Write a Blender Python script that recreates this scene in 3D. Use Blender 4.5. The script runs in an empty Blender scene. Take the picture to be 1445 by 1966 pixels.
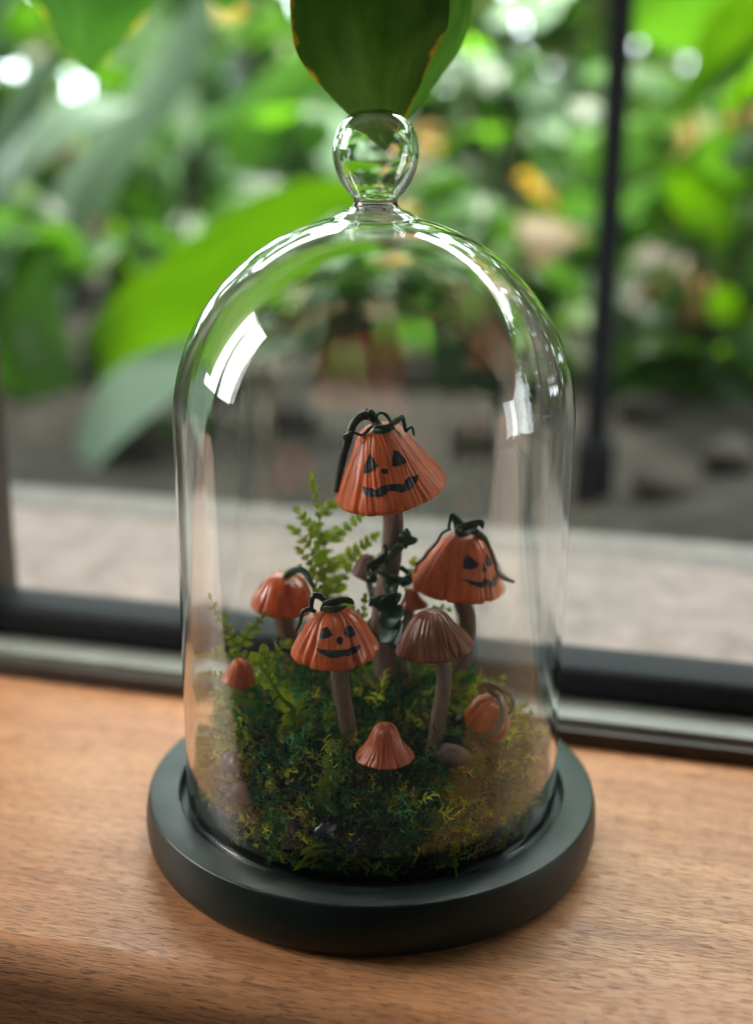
import bpy, bmesh, math, random
import numpy as np
from mathutils import Vector, Matrix, Quaternion, noise
from mathutils.geometry import delaunay_2d_cdt
S = 0.01                      # everything below is written in centimetres
R_ = math.radians
sc = bpy.context.scene
col = sc.collection
rng = random.Random(7)

# ------------------------------------------------------------------ camera
FPX, CX, CY = 2500.0, 722.5, 983.0
cam_d = bpy.data.cameras.new('camera')
cam = bpy.data.objects.new('camera', cam_d); col.objects.link(cam)
cam_d.sensor_fit = 'VERTICAL'; cam_d.sensor_height = 36.0; cam_d.sensor_width = 36.0
cam_d.lens = 36.0 * FPX / 1966.0
cam_loc = Vector((0.10, -38.84, 23.33))
cam_rot = (Matrix.Rotation(R_(90 - 17.39), 3, 'X') @ Matrix.Rotation(R_(0.45), 3, 'Z'))
cam.location = cam_loc * S
cam.rotation_euler = cam_rot.to_euler()
cam_d.clip_start = 0.01; cam_d.clip_end = 100.0
cam_d.dof.use_dof = True
cam_d.dof.focus_distance = 0.382
cam_d.dof.aperture_fstop = (cam_d.lens / 1000.0) / 0.0106
sc.camera = cam

# ------------------------------------------------------------------ light
world = bpy.data.worlds.new('World'); sc.world = world; world.use_nodes = True
bg = world.node_tree.nodes['Background']
bg.inputs['Color'].default_value = (0.95, 0.97, 1.0, 1); bg.inputs['Strength'].default_value = 0.04
SKY_STRENGTH = 7.5
ld = bpy.data.lights.new('garden_daylight', 'AREA'); lamp = bpy.data.objects.new('garden_daylight', ld); col.objects.link(lamp)
ld.shape = 'RECTANGLE'; ld.size = 0.5; ld.size_y = 0.5; ld.energy = 95; ld.color = (1.0, 0.96, 0.84); ld.spread = R_(56)
lamp.location = (0.25, 2.0, 3.2); lamp.rotation_euler = (R_(4), 0, 0)
wd = bpy.data.lights.new('sill_fill_lamp', 'AREA'); wl = bpy.data.objects.new('sill_fill_lamp', wd); col.objects.link(wl)  # added lamp above the ledge, brightens the back of the sill
wd.shape = 'RECTANGLE'; wd.size = 0.9; wd.size_y = 0.22; wd.energy = 5.5; wd.color = (1.0, 0.98, 0.94)
wl.location = (0.05, 0.24, 0.50); wl.rotation_euler = (Vector((0.0, 0.06, 0.0)) - Vector(wl.location)).to_track_quat('-Z', 'Y').to_euler()
for ky, kx in ((0.02, -1.30), (0.36, -1.26)):      # two added lamps, shaped like window panes, light the caps from the left
    kd = bpy.data.lights.new('side_fill_lamp', 'AREA'); key = bpy.data.objects.new('side_fill_lamp', kd); col.objects.link(key)
    kd.shape = 'RECTANGLE'; kd.size = 0.30; kd.size_y = 0.8; kd.energy = 9.5; kd.color = (1.0, 0.98, 0.95)
    key.location = (kx, ky, 0.66); key.rotation_euler = (Vector((0.0, 0.0, 0.08)) - Vector(key.location)).to_track_quat('-Z', 'Y').to_euler()
sc.view_settings.view_transform = 'Standard'; sc.view_settings.look = 'None'
sc.view_settings.exposure = 0.45; sc.view_settings.gamma = 1.0
cy = sc.cycles
cy.max_bounces = 16; cy.transmission_bounces = 14; cy.glossy_bounces = 6; cy.diffuse_bounces = 2
cy.transparent_max_bounces = 24; cy.caustics_refractive = True; cy.caustics_reflective = True
cy.sample_clamp_indirect = 6.0; cy.use_denoising = True
try: cy.denoiser = 'OPENIMAGEDENOISE'
except Exception: pass
cy.use_adaptive_sampling = True; cy.adaptive_threshold = 0.012

def ray(px, py):
    return (cam_rot @ Vector(((px - CX) / FPX, (CY - py) / FPX, -1.0)))
def at(px, py, Y):            # the point of the place at depth Y that is seen in that direction
    r = ray(px, py); return cam_loc + r * ((Y - cam_loc.y) / r.y)
def atz(px, py, z):
    r = ray(px, py); return cam_loc + r * ((z - cam_loc.z) / r.z)

# ------------------------------------------------------------------ materials
def mat(name):
    m = bpy.data.materials.new(name); m.use_nodes = True
    nt = m.node_tree; return m, nt, nt.nodes['Principled BSDF'], nt.nodes['Material Output']
def N(nt, typ, **kw):
    n = nt.nodes.new(typ)
    for k, v in kw.items():
        if k.startswith('_'): setattr(n, k[1:], v)
        else: n.inputs[k.replace('__', ' ')].default_value = v
    return n
def L(nt, a, b): nt.links.new(a, b)
def ramp(nt, fac, stops):
    r = N(nt, 'ShaderNodeValToRGB'); e = r.color_ramp.elements
    while len(e) > 2: e.remove(e[-1])
    for i, (p, c) in enumerate(stops):
        el = e[i] if i < 2 else e.new(p)
        el.position = p; el.color = (*c, 1)
    L(nt, fac, r.inputs['Fac']); return r.outputs['Color']
def coords(nt, kind='Object', scale=(1, 1, 1), rot=(0, 0, 0)):
    t = N(nt, 'ShaderNodeTexCoord'); m = N(nt, 'ShaderNodeMapping')
    m.inputs['Scale'].default_value = scale; m.inputs['Rotation'].default_value = rot
    L(nt, t.outputs[kind], m.inputs['Vector']); return m.outputs['Vector']
def noise_tex(nt, vec, scale=5, detail=4, rough=0.55, dist=0.0):
    n = N(nt, 'ShaderNodeTexNoise', Scale=scale, Detail=detail, Roughness=rough, Distortion=dist)
    L(nt, vec, n.inputs['Vector']); return n.outputs['Fac']
def mix(nt, fac, a, b, mode='MIX'):
    m = N(nt, 'ShaderNodeMix', _data_type='RGBA', _blend_type=mode)
    for s, v in ((0, fac), (6, a), (7, b)):
        if isinstance(v, (int, float)): m.inputs[s].default_value = v
        elif isinstance(v, tuple): m.inputs[s].default_value = (*v, 1)
        else: L(nt, v, m.inputs[s])
    return m.outputs[2]
def bump(nt, h, strength, dist, bsdf):
    b = N(nt, 'ShaderNodeBump', Strength=strength, Distance=dist)
    L(nt, h, b.inputs['Height']); L(nt, b.outputs['Normal'], bsdf.inputs['Normal']); return b
def simple(name, stops, scale=40, rough=0.5, bstr=0.3, bdist=0.0003, coat=0.0, detail=5, kind='Object', vscale=(1, 1, 1)):
    m, nt, b, o = mat(name)
    v = coords(nt, kind, vscale); f = noise_tex(nt, v, scale, detail)
    L(nt, ramp(nt, f, stops), b.inputs['Base Color'])
    b.inputs['Roughness'].default_value = rough; b.inputs['Coat Weight'].default_value = coat
    b.inputs['Coat Roughness'].default_value = 0.15
    if bstr: bump(nt, f, bstr, bdist, b)
    return m

M = {}
# glass: real refraction
m, nt, b, o = mat('clear_glass')
b.inputs['Base Color'].default_value = (0.985, 1.0, 0.99, 1); b.inputs['Roughness'].default_value = 0.0
b.inputs['IOR'].default_value = 1.46; b.inputs['Transmission Weight'].default_value = 1.0
M['glass'] = m
m, nt, b, o = mat('window_glass')
nt.nodes.remove(b)
tr = N(nt, 'ShaderNodeBsdfTransparent'); gl = N(nt, 'ShaderNodeBsdfGlossy', Roughness=0.01); lw = N(nt, 'ShaderNodeLayerWeight', Blend=0.5); pw = N(nt, 'ShaderNodeMath', _operation='POWER'); L(nt, lw.outputs['Facing'], pw.inputs[0]); pw.inputs[1].default_value = 5.0
fr = N(nt, 'ShaderNodeMath', _operation='MULTIPLY_ADD'); L(nt, pw.outputs[0], fr.inputs[0]); fr.inputs[1].default_value = 0.9; fr.inputs[2].default_value = 0.04
mx = N(nt, 'ShaderNodeMixShader'); tr.inputs['Color'].default_value = (0.97, 0.985, 0.975, 1)
L(nt, fr.outputs[0], mx.inputs[0]); L(nt, tr.outputs[0], mx.inputs[1]); L(nt, gl.outputs[0], mx.inputs[2]); L(nt, mx.outputs[0], o.inputs['Surface'])
M['pane'] = m
# sky
m, nt, b, o = mat('sky_light'); nt.nodes.remove(b)
em = N(nt, 'ShaderNodeEmission', Strength=SKY_STRENGTH); em.inputs['Color'].default_value = (0.86, 0.96, 1.0, 1)
L(nt, em.outputs[0], o.inputs['Surface']); M['sky'] = m
# wood
m, nt, b, o = mat('oiled_wood')
v0 = coords(nt, 'Object', (1, 1, 1))
v1 = coords(nt, 'Object', (3.0, 26, 26)); big = noise_tex(nt, v1, 2.2, 5, 0.6, 0.6)
v2 = coords(nt, 'Object', (30, 420, 420)); fine = noise_tex(nt, v2, 1.5, 5, 0.62, 0.25)
v3 = coords(nt, 'Object', (190, 2500, 2500)); pore = noise_tex(nt, v3, 0.9, 2, 0.5, 0.1)
v4 = coords(nt, 'Object', (9, 16, 16)); patch = noise_tex(nt, v4, 1.6, 3)
v5 = coords(nt, 'Object', (7, 60, 60)); stain = noise_tex(nt, v5, 1.1, 4, 0.6, 0.8)
c1 = ramp(nt, big, [(0.30, (0.42, 0.170, 0.068)), (0.5, (0.56, 0.252, 0.108)), (0.72, (0.68, 0.34, 0.158))])
c2 = ramp(nt, fine, [(0.3, (0.55, 0.50, 0.46)), (0.55, (0.94, 0.94, 0.94)), (0.75, (1.15, 1.12, 1.08))])
c = mix(nt, 0.75, c1, c2, 'MULTIPLY')
c3 = ramp(nt, patch, [(0.35, (0.9, 0.86, 0.84)), (0.65, (1.1, 1.1, 1.1))]); c = mix(nt, 0.6, c, c3, 'MULTIPLY')
pm = N(nt, 'ShaderNodeMapRange'); pm.inputs['From Min'].default_value = 0.54; pm.inputs['From Max'].default_value = 0.62; L(nt, pore, pm.inputs['Value'])
pq = N(nt, 'ShaderNodeMath', _operation='MULTIPLY'); L(nt, pm.outputs[0], pq.inputs[0]); pq.inputs[1].default_value = 0.6
c = mix(nt, pq.outputs[0], c, (0.10, 0.042, 0.02))
sm = N(nt, 'ShaderNodeMapRange'); sm.inputs['From Min'].default_value = 0.66; sm.inputs['From Max'].default_value = 0.76; sm.inputs['To Max'].default_value = 0.4; L(nt, stain, sm.inputs['Value'])
c = mix(nt, sm.outputs[0], c, (0.075, 0.05, 0.03))
L(nt, c, b.inputs['Base Color'])
rr = N(nt, 'ShaderNodeMapRange'); rr.inputs['To Min'].default_value = 0.30; rr.inputs['To Max'].default_value = 0.50; L(nt, fine, rr.inputs['Value']); L(nt, rr.outputs[0], b.inputs['Roughness'])
hh = N(nt, 'ShaderNodeMath', _operation='SUBTRACT'); L(nt, fine, hh.inputs[0]); L(nt, pm.outputs[0], hh.inputs[1])
bump(nt, hh.outputs[0], 0.45, 0.0003, b); M['wood'] = m
# painted wood of the cloche base
m, nt, b, o = mat('satin_dark_paint')
f1 = noise_tex(nt, coords(nt, 'Object'), 1500, 3); f2 = noise_tex(nt, coords(nt, 'Object'), 60, 4)
L(nt, ramp(nt, f2, [(0.3, (0.006, 0.013, 0.010)), (0.7, (0.010, 0.020, 0.0155))]), b.inputs['Base Color'])
f3 = noise_tex(nt, coords(nt, 'Object'), 420, 6, 0.7)
rr = N(nt, 'ShaderNodeMapRange'); rr.inputs['From Min'].default_value = 0.3; rr.inputs['From Max'].default_value = 0.7; rr.inputs['To Min'].default_value = 0.32; rr.inputs['To Max'].default_value = 0.46; L(nt, f2, rr.inputs['Value']); L(nt, rr.outputs[0], b.inputs['Roughness'])
b.inputs['Specular IOR Level'].default_value = 0.32
f4 = N(nt, 'ShaderNodeMath', _operation='ADD'); L(nt, f1, f4.inputs[0]); L(nt, f3, f4.inputs[1]); bump(nt, f4.outputs[0], 0.4, 0.00014, b); M['paint'] = m
M['black_metal'] = simple('black_powder_coat', [(0.3, (0.008, 0.009, 0.011)), (0.7, (0.014, 0.016, 0.019))], 300, 0.66, 0.15, 0.0001)
M['black_metal'].node_tree.nodes['Principled BSDF'].inputs['Specular IOR Level'].default_value = 0.2
M['track'] = simple('grey_track_metal', [(0.3, (0.17, 0.175, 0.15)), (0.7, (0.24, 0.25, 0.215))], 60, 0.45, 0.1)
M['brown_trim'] = simple('dark_brown_trim', [(0.3, (0.022, 0.014, 0.010)), (0.7, (0.04, 0.026, 0.018))], 90, 0.55, 0.2)
M['concrete'] = simple('pale_concrete', [(0.3, (0.130, 0.106, 0.095)), (0.5, (0.185, 0.150, 0.134)), (0.72, (0.24, 0.196, 0.176))], 60, 0.85, 0.5, 0.001, detail=8)
M['kerb'] = simple('grey_kerb', [(0.3, (0.12, 0.105, 0.096)), (0.7, (0.18, 0.16, 0.148))], 50, 0.85, 0.5, 0.001, detail=8)
M['soil'] = simple('dark_soil', [(0.3, (0.010, 0.008, 0.006)), (0.55, (0.026, 0.020, 0.015)), (0.75, (0.06, 0.048, 0.036))], 22, 0.95, 0.8, 0.01, detail=8)
M['mound'] = simple('dark_soil_mound', [(0.3, (0.008, 0.012, 0.006)), (0.7, (0.022, 0.028, 0.012))], 300, 0.95, 0.6, 0.001)
M['stem'] = simple('taupe_clay', [(0.25, (0.15, 0.088, 0.06)), (0.5, (0.26, 0.17, 0.122)), (0.75, (0.36, 0.25, 0.185))], 9, 0.6, 0.7, 0.0008, kind='UV', vscale=(5, 1.2, 1))
M['vine'] = simple('dark_green_clay', [(0.3, (0.012, 0.050, 0.022)), (0.7, (0.024, 0.085, 0.036))], 900, 0.5, 0.5, 0.0003, coat=0.08)
M['olive_vine'] = simple('olive_green_clay', [(0.3, (0.040, 0.045, 0.014)), (0.7, (0.075, 0.085, 0.026))], 700, 0.42, 0.3, 0.0002, coat=0.25)
M['grey_vine'] = simple('grey_green_clay', [(0.3, (0.018, 0.022, 0.012)), (0.7, (0.040, 0.046, 0.026))], 700, 0.42, 0.3, 0.0002, coat=0.3)
M['ink'] = simple('black_face_paint', [(0.35, (0.008, 0.008, 0.009)), (0.7, (0.022, 0.021, 0.022))], 900, 0.5, 0.5, 0.0002)
M['pebble_brown'] = simple('brown_glossy_stone', [(0.3, (0.060, 0.024, 0.014)), (0.7, (0.13, 0.058, 0.036))], 160, 0.3, 0.1, 0.0002, coat=0.15)
M['pebble_black'] = simple('black_glossy_stone', [(0.3, (0.006, 0.007, 0.009)), (0.7, (0.018, 0.020, 0.022))], 160, 0.3, 0.1, 0.0002, coat=0.15)
M['pebble_pink'] = simple('dusty_pink_stone', [(0.3, (0.13, 0.085, 0.07)), (0.7, (0.26, 0.18, 0.15))], 260, 0.7, 0.5, 0.0006)
M['twig'] = simple('pale_twig', [(0.3, (0.06, 0.04, 0.028)), (0.7, (0.12, 0.085, 0.06))], 200, 0.8, 0.5, 0.0004)
M['rock'] = simple('grey_garden_rock', [(0.3, (0.022, 0.017, 0.013)), (0.7, (0.055, 0.043, 0.034))], 25, 0.9, 0.7, 0.004)

def cap_mat(name, dark, midc, light, rough=0.4, coat=0.35, us=34):
    m, nt, b, o = mat(name)
    st = noise_tex(nt, coords(nt, 'UV', (us, 0.9, 1)), 3.0, 5, 0.6, 0.15)
    pa = noise_tex(nt, coords(nt, 'Object'), 150, 6, 0.65)
    c = ramp(nt, st, [(0.28, dark), (0.46, midc), (0.72, light)])
    c = mix(nt, 0.55, c, ramp(nt, pa, [(0.28, (0.50, 0.40, 0.34)), (0.5, (0.95, 0.93, 0.9)), (0.68, (1.2, 1.25, 1.25))]), 'MULTIPLY')
    L(nt, c, b.inputs['Base Color'])
    rr = N(nt, 'ShaderNodeMapRange'); rr.inputs['To Min'].default_value = rough - .1; rr.inputs['To Max'].default_value = rough + .18; L(nt, pa, rr.inputs['Value']); L(nt, rr.outputs[0], b.inputs['Roughness'])
    b.inputs['Coat Weight'].default_value = min(1, coat * 1.8); b.inputs['Coat Roughness'].default_value = 0.15; b.inputs['Specular IOR Level'].default_value = 0.25
    bump(nt, st, 0.35, 0.0004, b); return m
M['orange'] = cap_mat('orange_clay', (0.32, 0.034, 0.008), (0.78, 0.125, 0.020), (0.90, 0.21, 0.040))
M['orange_b'] = cap_mat('rust_orange_clay', (0.24, 0.032, 0.007), (0.58, 0.092, 0.013), (0.72, 0.155, 0.024))
M['orange_c'] = cap_mat('bright_orange_clay', (0.42, 0.042, 0.008), (0.70, 0.10, 0.014), (0.80, 0.15, 0.022), 0.28, 0.7, 8)
M['brown'] = cap_mat('brown_clay', (0.10, 0.022, 0.006), (0.24, 0.062, 0.016), (0.34, 0.105, 0.028), 0.36, 0.3, 46)
M['brown_b'] = cap_mat('dark_brown_clay', (0.085, 0.036, 0.022), (0.15, 0.068, 0.042), (0.21, 0.10, 0.062), 0.55, 0.1, 40)

def leaf_mat(name, a, bcol, trans, rough=0.35, edge=None, veins=120, tw=0.45, spots=None):
    m, nt, b, o = mat(name)
    uv = coords(nt, 'UV')
    sep = N(nt, 'ShaderNodeSeparateXYZ'); L(nt, uv, sep.inputs[0])
    f = noise_tex(nt, coords(nt, 'UV', (3, 2, 1)), 3, 5)
    w = N(nt, 'ShaderNodeTexWave', Scale=veins / 20, Distortion=0.6, Detail=1.5); w.bands_direction = 'X'; L(nt, uv, w.inputs['Vector'])
    c = ramp(nt, f, [(0.3, a), (0.7, bcol)])
    c = mix(nt, 0.35, c, ramp(nt, w.outputs['Fac'], [(0.0, (0.75, 0.78, 0.7)), (1.0, (1.1, 1.1, 1.1))]), 'MULTIPLY')
    if edge:                                    # yellowed withering margin, a colour of the leaf itself
        d = N(nt, 'ShaderNodeMath', _operation='SUBTRACT'); L(nt, sep.outputs[0], d.inputs[0]); d.inputs[1].default_value = 0.5
        ab = N(nt, 'ShaderNodeMath', _operation='ABSOLUTE'); L(nt, d.outputs[0], ab.inputs[0])
        nn = noise_tex(nt, coords(nt, 'UV', (1.2, 3.2, 1)), 2.2, 5)
        ad = N(nt, 'ShaderNodeMath', _operation='MULTIPLY_ADD'); L(nt, nn, ad.inputs[0]); ad.inputs[1].default_value = 0.24; L(nt, ab.outputs[0], ad.inputs[2])
        mr = N(nt, 'ShaderNodeMapRange'); mr.inputs['From Min'].default_value = 0.597; mr.inputs['From Max'].default_value = 0.63; L(nt, ad.outputs[0], mr.inputs['Value'])
        c = mix(nt, mr.outputs[0], c, edge)
    L(nt, c, b.inputs['Base Color']); b.inputs['Roughness'].default_value = rough
    tl = N(nt, 'ShaderNodeBsdfTranslucent'); L(nt, mix(nt, 1.0, c, trans, 'MULTIPLY'), tl.inputs['Color'])
    mx = N(nt, 'ShaderNodeMixShader', Fac=tw); L(nt, b.outputs[0], mx.inputs[1]); L(nt, tl.outputs[0], mx.inputs[2]); L(nt, mx.outputs[0], o.inputs['Surface'])
    bump(nt, w.outputs['Fac'], 0.25, 0.0006, b); return m
YT = (2.3, 2.2, 0.9)
M['leaf_lime'] = leaf_mat('lime_leaf', (0.055, 0.15, 0.003), (0.105, 0.225, 0.004), (1.9, 1.95, 0.6), 0.55)
M['leaf_green'] = leaf_mat('green_leaf', (0.045, 0.14, 0.012), (0.075, 0.20, 0.02), YT, 0.38)
M['leaf_dark'] = leaf_mat('deep_green_leaf', (0.022, 0.065, 0.016), (0.04, 0.10, 0.024), YT, 0.4)
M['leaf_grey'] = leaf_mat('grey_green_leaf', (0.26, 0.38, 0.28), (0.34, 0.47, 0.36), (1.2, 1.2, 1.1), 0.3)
M['leaf_tan'] = leaf_mat('dry_tan_leaf', (0.26, 0.17, 0.075), (0.38, 0.26, 0.13), (1.5, 1.4, 1.2), 0.5)
M['leaf_gold'] = leaf_mat('yellowed_leaf', (0.36, 0.21, 0.02), (0.46, 0.30, 0.04), (1.6, 1.5, 1.0), 0.45)
M['leaf_hang'] = leaf_mat('dark_leaf_yellow_margin', (0.034, 0.085, 0.010), (0.062, 0.135, 0.016), (1.6, 1.8, 0.7), 0.42, (0.60, 0.34, 0.012), 360, 0.16)
M['leaf_tip'] = leaf_mat('green_leaf_yellow_margin', (0.035, 0.11, 0.02), (0.06, 0.16, 0.03), (1.7, 1.9, 0.8), 0.42, (0.55, 0.36, 0.02), 200, 0.4)
M['fern'] = leaf_mat('olive_lime_fern', (0.18, 0.245, 0.016), (0.27, 0.335, 0.028), (1.6, 1.6, 0.7), 0.45, None, 40, 0.5)
M['plant_stem'] = simple('green_stalk', [(0.3, (0.05, 0.10, 0.02)), (0.7, (0.09, 0.16, 0.035))], 80, 0.5, 0.2)
M['branch'] = simple('brown_branch', [(0.3, (0.04, 0.028, 0.02)), (0.7, (0.10, 0.075, 0.055))], 60, 0.85, 0.5, 0.002)
def attr_mat(name, tw, rough=0.6, tcol=(1.5, 1.6, 0.8)):
    m, nt, b, o = mat(name)
    a = N(nt, 'ShaderNodeAttribute', _attribute_name='col')
    L(nt, a.outputs['Color'], b.inputs['Base Color']); b.inputs['Roughness'].default_value = rough
    tl = N(nt, 'ShaderNodeBsdfTranslucent'); L(nt, mix(nt, 1.0, a.outputs['Color'], tcol, 'MULTIPLY'), tl.inputs['Color'])
    mx = N(nt, 'ShaderNodeMixShader', Fac=tw); L(nt, b.outputs[0], mx.inputs[1]); L(nt, tl.outputs[0], mx.inputs[2]); L(nt, mx.outputs[0], o.inputs['Surface'])
    return m
M['moss'] = attr_mat('moss_fibres', 0.3, 0.75)
M['hedge'] = attr_mat('hedge_leaves', 0.45, 0.38)

# ------------------------------------------------------------------ object helpers
ORG = {}
def tag(o, label, cat=None, group=None, kind=None):
    o['label'] = label
    if cat: o['category'] = cat
    if group: o['group'] = group
    if kind: o['kind'] = kind
    return o
def thing(name, loc, label, cat, group=None):
    o = bpy.data.objects.new(name, None); col.objects.link(o)
    o.empty_display_size = 0.01; o.location = Vector(loc) * S; ORG[o] = Vector(loc)
    return tag(o, label, cat, group)
def new_mesh(name, vs, fs, m, uvs=None, cols=None, smooth=True):
    me = bpy.data.meshes.new(name)
    me.from_pydata([(v[0] * S, v[1] * S, v[2] * S) for v in vs], [], fs)
    if smooth: me.polygons.foreach_set('use_smooth', [True] * len(me.polygons))
    if uvs is not None:
        l = me.uv_layers.new(name='UVMap'); idx = np.empty(len(me.loops), dtype=np.int32); me.loops.foreach_get('vertex_index', idx)
        l.data.foreach_set('uv', np.asarray(uvs, dtype=np.float32)[idx].ravel())
    if cols is not None:
        a = me.color_attributes.new('col', 'FLOAT_COLOR', 'POINT'); c = np.ones((len(vs), 4), dtype=np.float32); c[:, :3] = cols; a.data.foreach_set('color', c.ravel())
    me.materials.append(m); me.update(); return me
def obj(name, me, parent=None, loc=(0, 0, 0)):
    o = bpy.data.objects.new(name, me); col.objects.link(o); o.location = Vector(loc) * S
    if parent is not None: o.parent = parent; ORG[o] = ORG[parent]
    return o
def part(name, vs, fs, m, parent, uvs=None, smooth=True):     # world coordinates in
    g = ORG[parent]
    return obj(name, new_mesh(name, [(v[0] - g.x, v[1] - g.y, v[2] - g.z) for v in vs], fs, m, uvs, None, smooth), parent)

def smooth_path(pts, n=10):
    P = [Vector(p) for p in pts]
    if len(P) < 3: return [P[0].lerp(P[-1], i / n) for i in range(n + 1)]
    Q = [P[0] * 2 - P[1]] + P + [P[-1] * 2 - P[-2]]; out = []
    for i in range(1, len(Q) - 2):
        a, b, c, d = Q[i - 1], Q[i], Q[i + 1], Q[i + 2]
        for k in range(n):
            t = k / n
            out.append(0.5 * ((2 * b) + (c - a) * t + (2 * a - 5 * b + 4 * c - d) * t * t + (3 * b - a - 3 * c + d) * t ** 3))
    return out + [P[-1]]
def tube(pts, rad, seg=12, n=8, flat=1.0, wob=0.0, seed=0):
    """swept tube; rad = number or list of radii along the path"""
    P = smooth_path(pts, n); m = len(P); vs = []; fs = []; uv = []
    rl = rad if isinstance(rad, (list, tuple)) else [rad, rad]
    T = [(P[min(i + 1, m - 1)] - P[max(i - 1, 0)]).normalized() for i in range(m)]
    nrm = T[0].orthogonal().normalized(); rr = random.Random(seed); ph = [rr.uniform(0, 6.28) for _ in range(4)]
    for i in range(m):
        nrm = (nrm - T[i] * nrm.dot(T[i])).normalized(); bn = T[i].cross(nrm)
        t = i / (m - 1) * (len(rl) - 1); k = min(int(t), len(rl) - 2); r = rl[k] * (1 - (t - k)) + rl[k + 1] * (t - k)
        for j in range(seg):
            a = 2 * math.pi * j / seg
            w = 1 + wob * (math.sin(3 * a + ph[0] + i * .25) + math.sin(5 * a + ph[1] - i * .4) + 1.3 * math.sin(i * .8 + ph[2] + a)) / 3
            p = P[i] + (nrm * math.cos(a) + bn * math.sin(a) * flat) * r * w
            vs.append(p); uv.append((j / seg, i / m))
    for i in range(m - 1):
        for j in range(seg):
            a, b = i * seg + j, i * seg + (j + 1) % seg
            fs.append((a, b, b + seg, a + seg))
    fs.append(tuple(range(seg - 1, -1, -1))); fs.append(tuple((m - 1) * seg + j for j in range(seg)))
    return vs, fs, uv
def lathe(prof, seg=96, close=False, fn=None):
    vs = []; fs = []; uv = []; n = len(prof)
    for i, (r, z) in enumerate(prof):
        for j in range(seg):
            a = 2 * math.pi * j / seg; q = fn(r, z, a, i) if fn else r
            vs.append((q * math.cos(a), q * math.sin(a), z)); uv.append((j / seg, i / n))
    for i in range(n - 1 if not close else n):
        k = (i + 1) % n
        for j in range(seg):
            j2 = (j + 1) % seg; fs.append((i * seg + j, i * seg + j2, k * seg + j2, k * seg + j))
    return vs, fs, uv
def box_mesh(name, x0, x1, y0, y1, z0, z1, m, bev=0.1, seg=2, axis=None):
    bm = bmesh.new(); bmesh.ops.create_cube(bm, size=1.0)
    for v in bm.verts:
        v.co = Vector(((x0 + x1) / 2 + v.co.x * (x1 - x0), (y0 + y1) / 2 + v.co.y * (y1 - y0), (z0 + z1) / 2 + v.co.z * (z1 - z0))) * S
    if bev: bmesh.ops.bevel(bm, geom=list(bm.edges), offset=bev * S, segments=seg, profile=0.5, affect='EDGES')
    me = bpy.data.meshes.new(name); bm.to_mesh(me); bm.free(); me.materials.append(m)
    me.polygons.foreach_set('use_smooth', [True] * len(me.polygons))
    try: me.set_sharp_from_angle(angle=R_(40))
    except Exception: pass
    return me

# ------------------------------------------------------------------ the setting
WYAW = R_(-14.2)                       # the window runs away to the left
WO = Vector((-0.2, 7.95, 0.0))         # on the back edge of the wooden board
wu = Vector((math.cos(WYAW), math.sin(WYAW), 0)); wv = Vector((-math.sin(WYAW), math.cos(WYAW), 0))
def win(u, v, z): return WO + wu * u + wv * v + Vector((0, 0, z))
def wobj(name, me, parent=None):
    o = obj(name, me, parent)
    if parent is None: o.location = WO * S; o.rotation_euler = (0, 0, WYAW); ORG[o] = WO
    return o
# board with a rounded nosing
prof = [(0.0, 0.0)] + [(-15.9 - 1.1 * math.sin(a), -1.1 + 1.1 * math.cos(a)) for a in [R_(x) for x in range(0, 91, 10)]] + [(-17.0, -4.2), (-15.0, -4.6), (0.0, -4.6)]
us = np.linspace(-90, 90, 61); vs = []; fs = []
for u in us:
    for (v, z) in prof: vs.append((u, v + (0.03 * math.sin(u * .7) if v < -14 else 0), z))
k = len(prof)
for i in range(len(us) - 1):
    for j in range(k - 1): fs.append((i * k + j, i * k + j + 1, (i + 1) * k + j + 1, (i + 1) * k + j))
o = wobj('window_sill', new_mesh('window_sill', vs, fs, M['wood']))
o.data.set_sharp_from_angle(angle=R_(35))
tag(o, 'warm brown wooden board carrying the glass dome', kind='structure')
# window
w = thing('window', WO, 'black framed window at the back edge of the wooden board', 'window'); w.rotation_euler = (0, 0, WYAW)
wobj('lower_trim', box_mesh('lower_trim', -90, 90, 0.03, 1.6, -1.0, 0.62, M['brown_trim'], 0.06), w)
wobj('track', box_mesh('track', -90, 90, 0.45, 6.0, -0.9, 0.95, M['track'], 0.08), w)
wobj('bottom_rail', box_mesh('bottom_rail', -18.4, 90, 2.0, 4.6, 0.97, 2.35, M['black_metal'], 0.45, 4), w)
wobj('side_post', box_mesh('side_post', -22.5, -17.7, 1.7, 4.9, 0.97, 36, M['brown_trim'], 0.3, 3), w)
wobj('pane', box_mesh('pane', -18.4, 90, 3.2, 3.5, 1.4, 35, M['pane'], 0), w)
wobj('added_top_rail', box_mesh('added_top_rail', -90, 90, 1.7, 4.9, 33.5, 36.9, M['black_metal'], 0.3, 3), w)  # rail added out of view, helps keep high light off the sill
o = wobj('blocker_wall', box_mesh('blocker_wall', -140, 140, 0.4, 11.0, 37.0, 190, M['concrete'], 0.3)); tag(o, 'unseen blocker added above the window to cut high light', kind='structure')  # added out of view so the front of the sill falls darker
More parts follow.
